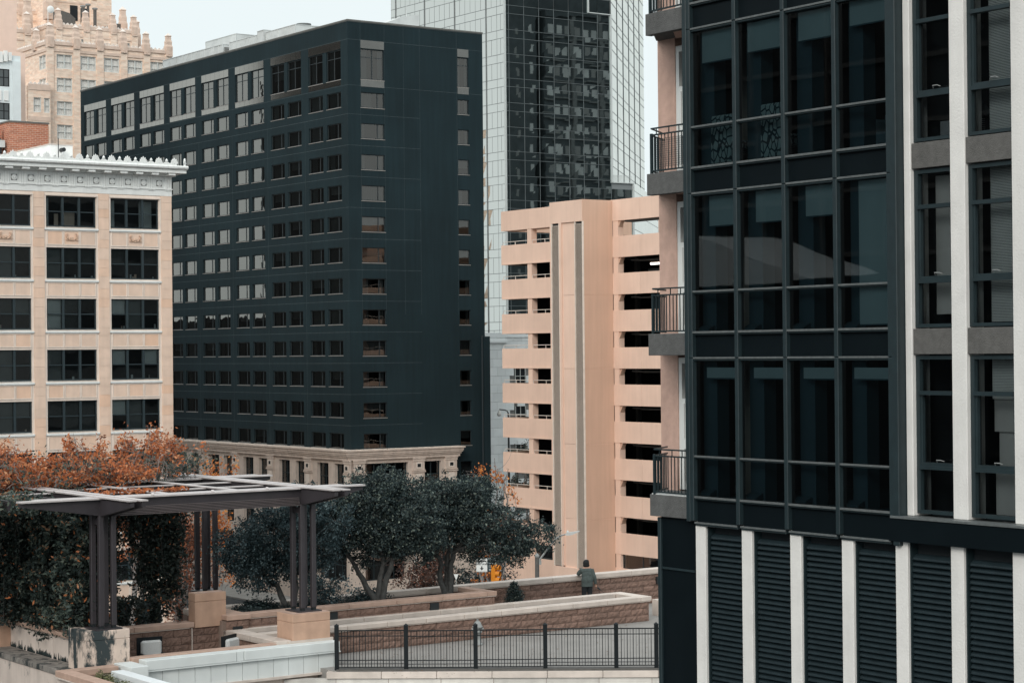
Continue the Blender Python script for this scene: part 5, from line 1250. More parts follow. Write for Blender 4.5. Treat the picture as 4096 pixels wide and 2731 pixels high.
def beam_x(y, x0, x1, hw, zt=4.72, hm=.44, name='main_beam'):
    a, b = -54.3, -48.5
    poly = [(x0, zt), (x1, zt), (x1, zt-.10), (b+.2, zt-hm), (a-.2, zt-hm), (x0, zt-.10)]
    o = MB().prism(poly, 'y', y-hw, y+hw).build(name, 'steel_brown', pg); bx(pg, 'beam_flange', 'steel_top', x0-.02, x1+.02, y-hw-.06, y+hw+.06, zt+.036, zt+.07)
    return o
beam_y(-48.32, 19.35, 29.15, .05); beam_y(-48.68, 19.9, 28.7, .05); beam_y(-54.1, 19.5, 29.45, .05); beam_y(-54.5, 19.5, 29.2, .05)
for y in (27.25, 27.55): beam_x(y, -56.4, -46.45, .05)
for y in (21.5, 21.8): beam_x(y, -56.4, -46.45, .05)
for k in range(6): bx(pg, 'beam_rib', 'steel_rib', -48.27, -48.245+k*.012, 21.95, 27.15, 4.50-k*.038-.018, 4.50-k*.038)
bx(pg, 'soffit', 'steel_brown', -48.62, -48.38, 21.9, 27.1, 4.275, 4.285)
for x in (-50.4, -52.3): bx(pg, 'purlin', 'steel_brown', x-.05, x+.05, 21.85, 27.2, 4.40, 4.70); bx(pg, 'purlin_flange', 'steel_top', x-.09, x+.09, 21.85, 27.2, 4.70, 4.73)
for y in (23.5, 25.5): bx(pg, 'rafter', 'steel_brown', -54.05, -48.7, y-.04, y+.04, 4.45, 4.735); bx(pg, 'rafter_flange', 'steel_top', -54.05, -48.7, y-.10, y+.10, 4.735, 4.765)
bx(pg, 'purlin', 'steel_brown', -54.1, -54.0, 15.0, 21.5, 4.3, 4.7); bx(pg, 'purlin_flange', 'steel_top', -54.2, -53.9, 15.0, 21.5, 4.70, 4.73)
bx(pg, 'purlin', 'steel_brown', -51.45, -51.35, 15.0, 21.5, 4.3, 4.7); bx(pg, 'purlin_flange', 'steel_top', -51.5, -51.3, 15.0, 21.5, 4.70, 4.73)
for k in range(5): bx(pg, 'rafter', 'steel_brown', -56.0, -49.2, 20.6-k*1.2, 20.68-k*1.2, 4.45, 4.73)
for k, y in enumerate((22.9, 24.6, 26.2)): MB().tube([(-48.28, y, 4.74), (-48.25, y, 4.80)], .05, 6).build('bolt', 'steel_top', pg)
for k in range(5): x = -49.5-k*1.0; MB().tube([(x, 21.8, 4.66), (x-.1, 24.5, 4.60), (x, 27.2, 4.66)], .008, 4).build('wire', 'steel_brown', pg)
# white outer wall below the columns
ww = root('white_parapet_wall', 'white panelled parapet wall with broad cap in front of the pergola', 'wall', -47.9, 25, 0)
bx(ww, 'cap', 'wall_white', -48.0, -47.58, 22.35, 24.9, .42, .67, .012); bx(ww, 'cap', 'wall_white', -48.0, -47.58, 25.13, 27.98, .42, .67, .012); bx(ww, 'cap_joint', 'wall_white', -48.0, -47.60, 24.915, 25.115, .42, .665, .008)
bx(ww, 'back_cap', 'cap_tan', -48.35, -48.01, 22.2, 26.76, .55, .70, .01)
bx(ww, 'moulding', 'wall_white', -48.0, -47.57, 22.35, 28.0, .385, .415)
y = 22.4
while y < 27.9: bx(ww, 'panel', 'wall_white', -48.0, -47.66, y, min(y+.44, 27.93), -.10, .383); y += .452
bx(ww, 'moulding', 'cap_pale', -48.0, -47.58, 22.3, 28.0, -.16, -.10); bx(ww, 'moulding', 'limestone', -48.0, -47.80, 22.3, 27.93, -.42, -.161)
y = 22.3; r_ = 0
for z0 in (-.95, -1.5, -2.1, -2.7):
    y = 22.3-(.3 if r_ % 2 else 0)
    while y < 27.9:
        wd = (.62, .22, .5)[r_ % 3]; bx(ww, 'stone', 'footing_stone', -48.0, -47.86, max(y, 22.3), min(y+wd-.012, 27.92), z0+.006, z0+.545); y += wd; r_ += 1
bx(ww, 'core', 'mortar', -48.4, -48.0, 22.3, 27.9, -3, .42); bx(ww, 'base', 'cap_pale', -48.05, -47.98+.02, 26.65, 28.0, .671, .74)
bx(ww, 'return_block', 'wall_white', -48.1, -47.1, 21.72, 22.2, .35, .62, .01)
MB().tube([(-47.5, 27.9, -.15), (-47.3, 28.0, -.5), (-47.15, 28.1, -.9), (-46.7, 28.4, -1.1), (-46.4, 28.6, -1.15)], .03, 6).build('cable', 'black', ww)
# left stained wall and ledge
lw = root('stained_stucco_wall', 'cream stucco wall with black mould stains leading back from the left pier', 'wall', -51.5, 21.3, 0)
for x0 in (-50.95, -52.6, -54.25): bx(lw, 'panel', 'stucco_stained', x0+.008, x0+1.635, 21.32, 21.5, .40, 1.05)
bx(lw, 'panel', 'stucco_stained', -49.3+.01, -49.31+.02, 21.3, 21.5, .4, 1.05); bx(lw, 'moulding', 'cap_pale', -54.2, -49.3, 21.27, 21.5, 1.05, 1.08); caps(lw, 'x', 21.22, 21.62, -54.2, -49.3, 1.08, 1.20, 'cap_tan', 1.6)
bx(lw, 'end_pier', 'limestone_light', -54.75, -54.2, 21.1, 21.9, -.3, 1.32, .01); bx(lw, 'inner_cap', 'cap_tan', -54.9, -52.0, 22.6, 23.0, .9, 1.05)
bx(lw, 'ledge', 'ledge_stained', -56.5, -48.2, 20.62, 21.3, .30, .44, .01); bx(lw, 'outer_face', 'stucco_stained', -56.5, -48.2, 20.66, 20.85, -4, .30)
mo = MB(); r_ = random.Random(8)
for i in range(150):
    x = r_.uniform(-54.2, -49.4); h = r_.uniform(.04, .2)*(1.3 if r_.random() < .15 else .8); w_ = r_.uniform(.02, .05); mo.prism([(x-w_, .44), (x+w_, .44), (x+w_*.3, .44+h)], 'y', 21.311, 21.319)
mo.build('moss', 'moss_black', lw, kind='stuff')
# shrub planter at lower left
sp_ = root('shrub_planter', 'low tan capped planter with a yellow green shrub at the bottom left', 'planter', -45.5, 20.8, 0)
bx(sp_, 'cap', 'cap_tan', -48.0, -41.5, 20.12, 20.48, .45, .60, .01); bx(sp_, 'cap', 'cap_tan', -48.02, -47.65, 20.49, 21.65, .45, .60, .01); bx(sp_, 'moulding', 'cap_pale', -48.0, -41.5, 20.09, 20.4, .42, .45); bx(sp_, 'face', 'stucco_stained', -48.0, -41.5, 20.18, 20.4, -4, .42)
bx(sp_, 'inner_face', 'block_tan', -47.66, -47.6, 20.5, 21.2, .0, .45)
bx(sp_, 'white_cap', 'wall_top_white', -47.3, -41.5, 21.28, 21.62, .42, .56, .01); bx(sp_, 'white_face', 'wall_white', -47.28, -41.5, 21.30, 21.6, -3, .42)
bx(sp_, 'face', 'stucco_stained', -47.98, -47.7, 20.4, 21.6, -4, .42)
tag(MB().box(-47.6, -41.5, 20.45, 21.28, -.5, .2).build('planter_soil', 'soil', None), kind='structure')
# terrace edge wall under the fence  (runs almost straight across the view)
A0 = (-4.69, 54.31); A1 = (3.86, 54.06); FR = math.atan2(A1[1]-A0[1], A1[0]-A0[0])
def fworld(u, v=0): return (A0[0]+u*math.cos(FR)-v*math.sin(FR), A0[1]+u*math.sin(FR)+v*math.cos(FR))
ew = root('terrace_edge_wall', 'pale capped retaining wall under the black fence', 'wall', *fworld(0), 0, rot=FR, grid=False)
for i in range(7): bx(ew, 'cap', 'cap_pale', -.25+i*1.45, 1.19+i*1.45, -.22, .22, -.19, -.02, .012)
for j, z in enumerate((-.55, -.9, -1.3, -1.8)):
    for i in range(-1, 8): bx(ew, 'stone', 'footing_stone', i*1.38+(.5 if j % 2 else 0), i*1.38+1.365+(.5 if j % 2 else 0), -.14, .1, z+.004, z+(.34 if j < 2 else .45))
bx(ew, 'core', 'mortar', -.2, 10.2, -.12, .3, -3, -.2); bx(ew, 'lower_ledge', 'wall_top_white', -.5, 10, -1.6, -.13, -1.2, -.62)
bx(ew, 'kerb', 'spandrel_grey', 0, 10, -.10, .2, -.02, .03)
fe = root('iron_fence', 'black iron picket fence along the terrace edge', 'fence', *fworld(0, .02), 0, rot=FR, grid=False)
fu = [0, 1.83, 3.66, 5.49, 7.35, 8.40, 10.2]
for u in fu:
    p = bx(fe, 'post', 'iron_black', u-.055, u+.055, -.055, .055, 0, 1.17, .006)
    m_ = MB(); m_.v = [(u-.065, -.065, 1.17), (u+.065, -.065, 1.17), (u+.065, .065, 1.17), (u-.065, .065, 1.17), (u, 0, 1.225)]; m_.f = [(0, 1, 4), (1, 2, 4), (2, 3, 4), (3, 0, 4), (3, 2, 1, 0)]
    m_.build('post_cap', 'iron_black', fe)
for i, (a, b) in enumerate(zip(fu, fu[1:])):
    dz = [0, 0, .0, .02, .02, .02][i]; dz -= (.012 if i == 1 else 0)
    for z, h_ in ((1.04, .028), (.895, .02), (.26, .02), (.165, .014), (.075, .022)): bx(fe, 'rail', 'iron_black', a+.055, b-.055, -.018, .018, z+dz-h_/2, z+dz+h_/2)
    n = int(round((b-a-.11)/.0775)); st = (b-a-.11)/n
    for k in range(1, n): u = a+.055+k*st; t_ = .0095 if k % 2 else .0045; bx(fe, 'picket', 'iron_black', u-t_, u+t_, -.010, .010, .07+dz, 1.03+dz)
# fire hydrant
hx, hy = W(-48.62, 33.13)
hy_ = root('fire_hydrant', 'grey fire hydrant on the terrace behind the fence', 'hydrant', hx, hy, 0, rot=0, grid=False)
MB().lathe([(.15, 0), (.15, .04), (.10, .05), (.095, .34), (.13, .35), (.13, .39), (.10, .40), (.10, .48), (.15, .49), (.15, .53), (.12, .55), (.10, .62), (.06, .67), (.0, .68)], 0, 0, 16).build('barrel', 'hydrant_grey', hy_, True)
MB().lathe([(.035, .68), (.035, .72), (.0, .725)], 0, 0, 5).build('operating_nut', 'hydrant_grey', hy_)
for s in (-1, 1): MB().tube([(s*.08, 0, .44), (s*.17, 0, .44)], .045, 8).build('side_cap', 'hydrant_grey', hy_)
MB().tube([(0, -.08, .42), (0, -.18, .42)], .06, 10).build('pumper_cap', 'hydrant_grey', hy_)
wc = root('right_stub_wall', 'pale rendered stub wall beside the glass building', 'wall', -48.9, 41.6, 0)
bx(wc, 'body', 'cap_pale', -50.6, -50.3, 41.15, 44, 0, .5); bx(wc, 'body', 'limestone_light', -49.9, -49.7, 41.35, 41.9, 0, 1.15)
# seating corner chairs
def cushion_chair(label, x, y, z, rz):
    c = root('patio_chair', label, 'chair', x, y, z, group='patio chairs with patterned cushions', rot=TH+rz); POS[c] = (0, 0, 0)
    MB().box(-.36, .33, .16, .21, .3, .90).box(-.31, -.27, -.3, .2, .45, .5).box(.27, .31, -.3, .2, .45, .5).box(-.31, .31, -.3, .2, .26, .30).build('frame', 'iron_black', c)
    for sx in (-.29, .27):
        for sy in (-.3, .16): MB().box(sx, sx+.03, sy, sy+.03, 0, .28).build('leg', 'iron_black', c)
    q = place('back_cushion', boxmesh(.56, .14, .40, 'maze', .045), c, 0, .09, .62); place('seat_cushion', boxmesh(.56, .5, .12, 'maze', .04), c, 0, -.05, .36)
cushion_chair('dark patio chair with grey maze patterned cushion in the corner near the stained pier', -49.85, 23.6, 0, R(82))
cushion_chair('dark patio chair barely showing its cushion further right along the white wall', -49.0, 25.6, -.02, R(120))
#@@V
# ================================================================== vegetation
def leaf_mesh(pts, size, m, rs, stretch=1.6, up=.3, nrm=None):
    """many small leaf shaped quads; pts (n,3); returns mesh with a per face random value 'rnd'"""
    n = len(pts); r = np.random.RandomState(rs)
    d = r.normal(size=(n, 3)); d[:, 2] += up if nrm is None else 0
    if nrm is not None: d = d*.7+nrm
    d /= np.linalg.norm(d, axis=1)[:, None]
    a = np.cross(d, r.normal(size=(n, 3))); a /= np.linalg.norm(a, axis=1)[:, None]; b = np.cross(d, a)
    s = size*r.uniform(.6, 1.35, size=(n, 1)); A = a*s*stretch*.5; B = b*s*.5
    V = np.stack([pts-A, pts+B*.9-A*.1, pts+A, pts-B*.9-A*.1], 1).reshape(-1, 3)
    me = bpy.data.meshes.new('leaves'); me.vertices.add(4*n); me.vertices.foreach_set('co', V.astype(np.float32).ravel())
    me.loops.add(4*n); me.loops.foreach_set('vertex_index', np.arange(4*n, dtype=np.int32)); me.polygons.add(n)
    me.polygons.foreach_set('loop_start', np.arange(0, 4*n, 4, dtype=np.int32)); me.update(calc_edges=True)
    at = me.attributes.new('rnd', 'FLOAT', 'FACE'); at.data.foreach_set('value', r.uniform(size=n).astype(np.float32))
    me.materials.append(MATS[m]); return me
def grow(rng, P, Q, n, wob, r0, r1):
    P, Q = np.array(P, float), np.array(Q, float); pts = []
    off = np.zeros(3)
    for i in range(n+1):
        t = i/n
        if 0 < i < n: off = off*.6+rng.normal(size=3)*wob
        pts.append(tuple(P+(Q-P)*t+off*math.sin(math.pi*t)**.5+np.array([0, 0, .12*np.linalg.norm(Q-P)*math.sin(math.pi*t)])))
    return pts, [r0+(r1-r0)*i/n for i in range(n+1)]
def tree(name, label, gx, gy, z, trunks, blobs, seed, leafm, barkm='bark', lsize=.055, clump=.26, dens=70, nclump=60, group=None, tr=.10, twigs=True, cat='tree', light=None, hollow=.35):
    """trunks: list of (dx,dy,dz) fork points relative to base; blobs: list of (dx,dy,dz, rx,ry,rz, trunk index).
    offsets are in world axes: x right, y away, z up"""
    X, Y = W(gx, gy); t = root(name, label, cat, X, Y, z, group=group, rot=0, grid=False); rng = np.random.RandomState(seed)
    wood = MB(); leaves = []; blobs = [(b_[0]*1.2, b_[1], b_[2]*1.02, b_[3]*1.22, b_[4]*1.1, b_[5]*1.06, b_[6]) for b_ in blobs]
    forks = []
    for i, q in enumerate(trunks):
        p, r_ = grow(rng, ((i-.5*(len(trunks)-1))*tr*.8, 0, -.05), q, 6, tr*.35, tr, tr*.62); wood.tube(p, r_, 8); forks.append(p[-1])
    for (cx, cy, cz, ra, rb2, rc, ti) in blobs:
        c = np.array((cx, cy, cz)); f = forks[ti]
        p, r_ = grow(rng, f, c, 6, .12, tr*.55, tr*.22); wood.tube(p, r_, 6, False)
        k = max(6, int(nclump*ra*rb2*rc*1.0)); u = rng.normal(size=(k, 3)); u /= np.linalg.norm(u, axis=1)[:, None]; rad = rng.uniform(hollow, 1, size=(k, 1))**.6
        cp = c+u*rad*np.array((ra, rb2, rc))
        for j in range(k):
            if twigs and (j % 2 == 0 or k < 20):
                b0 = p[rng.randint(2, len(p))]; pp, rr_ = grow(rng, b0, cp[j], 4, .07, tr*.14, .006); wood.tube(pp, rr_, 4, False)
            m_ = int(dens*rng.uniform(.5, 1.3)); v = rng.normal(size=(m_, 3))*clump*np.array((1, 1, .7))*.55; leaves.append(cp[j]+v)
    for (cx, cy, cz, ra, rb2, rc, ti) in blobs:          # loose shoots that break the outline
        for j in range(int(26*ra*rc)+6):
            u = rng.normal(size=3); u[2] = abs(u[2])*.9+.1; u /= np.linalg.norm(u); c = np.array((cx, cy, cz)); r3 = np.array((ra, rb2, rc))
            a_ = c+u*r3*.85; b_ = c+u*r3*rng.uniform(1.05, 1.32)+rng.normal(size=3)*.05; pp, rr_ = grow(rng, a_, b_, 3, .03, .012, .004); wood.tube(pp, rr_, 3, False)
            for q in pp[1:]: leaves.append(np.array(q)+rng.normal(size=(12, 3))*.055)
    wo = wood.build('trunk', barkm, t, True)
    L_ = np.concatenate(leaves); me = leaf_mesh(L_, lsize, leafm, seed+1); o = place('crown', me, t, 0, 0, 0)
    return t
# the dark evergreens in the block planter
tree('evergreen_tree', 'large dark evergreen with forked leaning trunk in the middle of the block planter', -51.98, 31.9, .9,
     [(-.75, .1, 1.25), (.15, .1, 1.2), (.45, .0, 1.5)],
     [(-.9, 0, 2.35, .95, .9, .75, 0), (.0, .1, 2.75, 1.0, 1.0, .95, 1), (.6, 0, 2.35, .95, .9, .85, 2), (-.1, -.2, 2.0, .9, .8, .5, 1), (.85, .2, 3.0, .6, .6, .65, 2), (-.45, 0, 3.35, .45, .5, .4, 1), (-1.45, 0, 2.0, .6, .6, .55, 0), (.2, 0, 3.55, .35, .4, .38, 1), (1.15, .1, 1.75, .6, .6, .45, 2), (-1.35, .2, 1.45, .5, .5, .45, 0), (.3, .3, 1.55, .6, .5, .35, 1), (-.5, .4, 1.4, .45, .4, .4, 0)],
     11, 'leaf_oak', nclump=120, dens=80, lsize=.05, clump=.21)
tree('evergreen_tree', 'dark evergreen with three upright stems at the right end of the block planter', -52.3, 34.55, .9,
     [(-.35, .1, 1.3), (.05, .1, 1.4), (.2, .0, 1.35)],
     [(-.5, 0, 2.2, .85, .9, .75, 0), (.3, .1, 2.5, 1.0, 1.0, .9, 1), (.95, 0, 2.1, .9, .9, .8, 2), (.45, -.1, 3.1, .75, .75, .5, 1), (1.65, .1, 1.55, .65, .6, .55, 2), (2.2, .1, 1.75, .55, .5, .5, 2), (-1.0, 0, 1.8, .6, .6, .5, 0), (1.15, 0, 1.35, .75, .6, .35, 2), (-.4, .1, 3.0, .4, .4, .4, 0), (-.75, .3, 1.4, .5, .5, .4, 0), (.6, .4, 1.35, .5, .4, .3, 1)],
     12, 'leaf_oak', nclump=120, dens=80, lsize=.05, clump=.21)
tree('evergreen_tree', 'grey green evergreen half hidden by the right steel column', -52.2, 29.1, .9,
     [(-.9, .1, 1.1), (.1, .1, 1.2)],
     [(-1.05, .1, 1.75, .75, .8, .7, 0), (-.4, 0, 2.05, .85, .8, .75, 0), (.35, 0, 1.9, .8, .8, .7, 1), (-.8, -.2, 1.1, .7, .7, .5, 0), (.9, .1, 2.5, .55, .5, .6, 1), (-1.2, .1, 1.3, .45, .6, .5, 0), (.4, -.1, 1.2, .6, .6, .4, 1), (-.3, 0, 2.6, .5, .5, .35, 1), (.3,.0,3.0,.5,.5,.5,1)],
     13, 'leaf_oak_grey', nclump=120, dens=80, lsize=.05, clump=.21)
# low dark shrubs in the same planter
X_, Y_ = W(-52.1, 27.9)
def bush(name, label, gx, gy, z, rx2, ry2, rz2, n, m, ls, seed, kind=None, cat='shrub'):
    r = np.random.RandomState(seed); u = r.normal(size=(n, 3)); u /= np.linalg.norm(u, axis=1)[:, None]; u[:, 2] = np.abs(u[:, 2]); bump_ = 1+.22*np.sin(u[:, :1]*7+seed)*np.cos(u[:, 1:2]*6)
    p = u*bump_*r.uniform(.62, 1.03, size=(n, 1))*np.array((rx2, ry2, rz2)); me = leaf_mesh(p, ls, m, seed); t = root(name, label, cat, gx, gy, z)
    place('foliage', me, t, gx, gy, z, kind='stuff')
    st = MB()
    for i in range(9): q = p[r.randint(n)]; st.tube([(gx, gy, z-.05), (gx+q[0]*.5, gy+q[1]*.5, z+q[2]*.6), (gx+q[0]*.9, gy+q[1]*.9, z+q[2]*.9)], [.02, .012, .005], 4, False)
    st.build('stem', 'bark', t, kind='stuff'); return t
bush('low_shrub', 'low dark hedge clump left of the right steel column', -52.1, 27.9, .95, .5, .9, .42, 3800, 'leaf_dark', .05, 31)
bush('low_shrub', 'low dark hedge clump at the right steel column foot', -51.8, 29.3, .93, .4, .9, .3, 3000, 'leaf_dark', .05, 33)
bush('clipped_shrub', 'yellow green clipped shrub nearer the white wall at the bottom left', -46.9, 20.88, .12, .62, .34, .48, 5200, 'leaf_shrub', .032, 35)
bush('clipped_shrub', 'yellow green clipped shrub cut by the bottom edge of the picture', -45.9, 20.86, .08, .6, .34, .44, 5200, 'leaf_shrub', .032, 36)
lf = MB(); r_l = random.Random(9)
for i in range(220):
    q = r_l.random(); x = r_l.uniform(-49.3, -44.2); y = r_l.uniform(28.5, 41) if q < .6 else r_l.uniform(28, 34); s_ = r_l.uniform(.02, .04); a = r_l.uniform(0, 3.14); c_, n_ = math.cos(a)*s_, math.sin(a)*s_
    lf.quad((x-c_, y-n_, .006), (x+n_*.6, y-c_*.6, .012), (x+c_, y+n_, .007), (x-n_*.6, y+c_*.6, .015))
tag(lf.build('fallen_leaves', 'fallen_leaf', None), 'scattered small brown fallen leaves on the terrace floor', 'leaves', kind='stuff')
# small conifer by the rear wall
def conifer(label, gx, gy, z, h, r0, seed):
    t = root('conifer', label, 'conifer', gx, gy, z); r = np.random.RandomState(seed); n = 4200
    q = r.uniform(0, 1, n)**1.2; rad = r0*(1-q)**.62*(.55+.45*r.uniform(size=n))*(1+.16*np.sin(r.uniform(0, 6.283, n)*0+q*9)); a = r.uniform(0, 6.283, n); rad = rad*(1+.22*np.sin(a*5+q*11))
    p = np.stack([rad*np.cos(a), rad*np.sin(a), q*h-rad*.35], 1); place('foliage', leaf_mesh(p+r.normal(size=p.shape)*.035, .035, 'leaf_oak', seed, 2.4), t, gx, gy, z)
    MB().tube([(gx, gy, z), (gx, gy, z+h)], [.03, .008], 6).build('trunk', 'bark', t)
conifer('small dark conifer against the rear block wall', -52.4, 37.1, .1, 1.05, .5, 5)
bush('twiggy_shrub', 'loose grey green shrub between the right steel column and the forked evergreen', -52.35, 30.2, .85, .55, .85, 1.0, 2600, 'leaf_oak_grey', .045, 45)
bush('twiggy_shrub', 'low grey green shrub behind the trunk of the forked evergreen', -52.6, 31.9, .85, .35, .8, .6, 1500, 'leaf_oak_grey', .045, 46)
bush('low_shrub', 'little dark shrub at the foot of the small conifer', -52.2, 36.3, .1, .35, .4, .38, 2200, 'leaf_dark', .04, 41)
# autumn trees beyond the terrace
def plume_tree(label, px, D, ztop, zbot, wd, seed, m, dens=1.0, group='autumn trees behind the pergola', base=-8):
    X = (px-2048)/8250*D; rng = np.random.RandomState(seed); t = root('autumn_tree', label, 'tree', X, D, base, group=group, rot=0, grid=False)
    wood = MB(); h = ztop-base; wood.tube(grow(rng, (0, 0, 0), (0, 0, h*.72), 6, .12, .16, .07)[0], [.16, .15, .14, .12, .1, .08, .06], 8)
    L_ = []
    dens *= .66; nb = int(34*dens)
    for i in range(nb):
        q = rng.uniform(0, 1); z0 = zbot-base+(ztop-zbot)*q*.8; a = rng.uniform(0, 6.283); rad = wd*(1-.45*q)*rng.uniform(.35, 1.05)
        end = (rad*math.cos(a), rad*.8*math.sin(a), z0+rng.uniform(.3, 1.5))
        st = (0, 0, max(.4, z0-.9)); p, r_ = grow(rng, st, end, 5, .07, .035, .008); wood.tube(p, r_, 4, False)
        for k in range(5):
            tip = np.array(p[rng.randint(3, 6)])+rng.normal(size=3)*.14; tip[2] += rng.uniform(0, .35)
            if tip[2] > h: tip[2] = h-rng.uniform(0, .2)
            wood.tube([p[4], tuple(tip)], [.01, .004], 3, False); n_ = int(rng.uniform(14, 52)*dens)
            v = rng.normal(size=(n_, 3))*np.array((.10, .10, .21)); L_.append(tip+v)
    wood.build('trunk', 'bark_pale', t, True); place('crown', leaf_mesh(np.concatenate(L_), .068, m, seed, 1.9), t, 0, 0, 0); return t
plume_tree('orange autumn tree rising at the left edge behind the pergola', 0, 76, 5.3, .4, 1.3, 51, 'leaf_orange', 1.3)
plume_tree('orange autumn tree second from the left behind the pergola', 200, 78, 3.3, .0, 1.5, 52, 'leaf_orange', 1.2)
plume_tree('orange autumn tree in front of the middle windows of the cream office', 350, 77, 5.0, .0, 1.5, 53, 'leaf_orange', 1.2)
plume_tree('tallest orange autumn tree at the corner of the cream office', 560, 76, 5.4, .2, 1.4, 54, 'leaf_orange', 1.4)
plume_tree('rust orange autumn tree just right of the cream office corner', 705, 79, 5.2, -.4, 1.3, 55, 'leaf_orange', 1.5)
plume_tree('rightmost orange autumn tree in front of the limestone podium', 860, 80, 4.0, -1.0, 1.1, 56, 'leaf_bright', .9)
plume_tree('low rust coloured tree seen between the pergola columns', 735, 70, 2.4, -1.2, 1.0, 57, 'leaf_rust', 1.3, base=-5)
# vine on the pergola: curtains, tangle on top and bare shoots
vn = root('climbing_vine', 'dark climbing vine hanging in curtains from the pergola with scattered orange leaves', 'vine', -52, 22, 0)
rng = np.random.RandomState(77); L_ = []; N_ = []; st = MB()
def curtain(x0, x1, y0, y1, zt, zb, n, leaves, jit=.16, keep=None):
    for i in range(n):
        q = rng.uniform(); x, y = x0+(x1-x0)*q, y0+(y1-y0)*q; x += rng.normal()*jit; y += rng.normal()*jit
        b = zb(q) if callable(zb) else zb; bot = b+(zt-b)*(rng.uniform()**3)*.6
        if keep and not keep(q, rng): bot = zt-rng.uniform(.3, 1.6)
        m_ = int(1.7*leaves*(zt-bot)/(zt-b)); zz = rng.uniform(bot, zt, m_); w_ = .10+.07*np.sin(zz*4+i)
        L_.append(np.stack([x+rng.normal(size=m_)*w_, y+rng.normal(size=m_)*w_, zz], 1))
        if i % 3 == 0:
            k = 7; zs = np.linspace(zt, bot, k); st.tube([(x+rng.normal()*.05, y+rng.normal()*.05, z) for z in zs], .008, 3, False)
curtain(-54.4, -49.1, 21.45, 21.75, 4.45, lambda q: .95+.1*math.sin(q*9), 150, 190, .20)
curtain(-54.6, -52.6, 20.0, 21.6, 4.4, 1.1, 60, 170, .3)
curtain(-54.5, -54.2, 22.0, 26.5, 4.5, 1.3, 210, 170, .18, lambda q, r: not (.52 < q < .74 and r.uniform() < .8))
curtain(-56.6, -54.8, 18.5, 21.8, 4.4, .9, 70, 170, .4)
curtain(-52.6, -51.9, 23.0, 25.2, 1.7, .9, 30, 60, .3)
place('curtain_foliage', leaf_mesh(np.concatenate(L_), .085, 'leaf_vine', 78, 1.9, -.2), vn, -0, -0, 0) if False else None
me_ = leaf_mesh(np.concatenate(L_)-np.array((-52, 22, 0)), .065, 'leaf_vine', 78, 1.9, -.2); place('curtain_foliage', me_, vn, -52, 22, 0, kind='stuff')
st.build('stem', 'bark', vn, True, kind='stuff')
# tangle on top
L2, L3 = [], []; tg_ = MB()
for i in range(330):
    q = rng.uniform(); x = -54.9+rng.uniform(0, 1.0)**1.6*2.8; y = 18.6+q*8.6
    if y > 26.4 and x > -53.8: continue
    if x > -53.4 and y > 24.2: continue
    a = rng.uniform(0, 6.28); l_ = rng.uniform(.3, 1.1); z = 4.75+rng.uniform(0, .35)
    p, r_ = grow(rng, (x, y, z), (x+l_*math.cos(a), y+l_*math.sin(a), z+rng.uniform(-.1, .45)), 5, .10, .011, .004); tg_.tube(p, r_, 3, False)
    n_ = int(rng.uniform(20, 90)); v = np.array(p[3])+rng.normal(size=(n_, 3))*np.array((.22, .22, .10)); (L3 if (rng.uniform() < .30 or y > 25.4) else L2).append(v)
for i in range(90):
    x = -54.6+rng.uniform()*1.6; y = 18.8+rng.uniform()*8.0; p, r_ = grow(rng, (x, y, 4.8), (x+rng.normal()*.4, y+rng.normal()*.6, 4.8+rng.uniform(.3, 1.1)), 6, .16, .010, .004); tg_.tube(p, r_, 3, False)
    if rng.uniform() < .5: L2.append(np.array(p[-1])+rng.normal(size=(25, 3))*.10)
for i in range(60):    # green mound at the left front
    x = -51.6+rng.uniform()*2.2; y = 18.4+rng.uniform()*2.2; L3.append(np.array((x, y, 4.6))+rng.normal(size=(90, 3))*np.array((.25, .25, .12)))
for i in range(14): x = -50.2+rng.normal()*.5; y = 23+rng.normal()*.9; L2.append(np.array((x, y, 4.75))+rng.normal(size=(26, 3))*np.array((.14, .14, .03)))
off = np.array((-52, 22, 0))
L4 = []
for i in range(110):
    q = rng.uniform(); x = -54.6+5.6*q; y = 21.35+rng.normal()*.12; z = rng.uniform(1.4, 4.5); n_ = 60
    dz = -np.abs(rng.normal(size=n_))*.16; L4.append(np.stack([x+rng.normal(size=n_)*.10, y-.12+rng.normal(size=n_)*.06, z+dz], 1))
place('hanging_sprays', leaf_mesh(np.concatenate(L4)-off, .06, 'leaf_sage', 83, 2.2), vn, -52, 22, 0, kind='stuff')
place('orange_foliage', leaf_mesh(np.concatenate(L2)-off, .07, 'leaf_orange', 80, 1.8), vn, -52, 22, 0, kind='stuff'); place('green_foliage', leaf_mesh(np.concatenate(L3)-off, .055, 'leaf_sage', 81, 1.9), vn, -52, 22, 0, kind='stuff')
tg_.build('shoots', 'bark_pale', vn, True, kind='stuff')
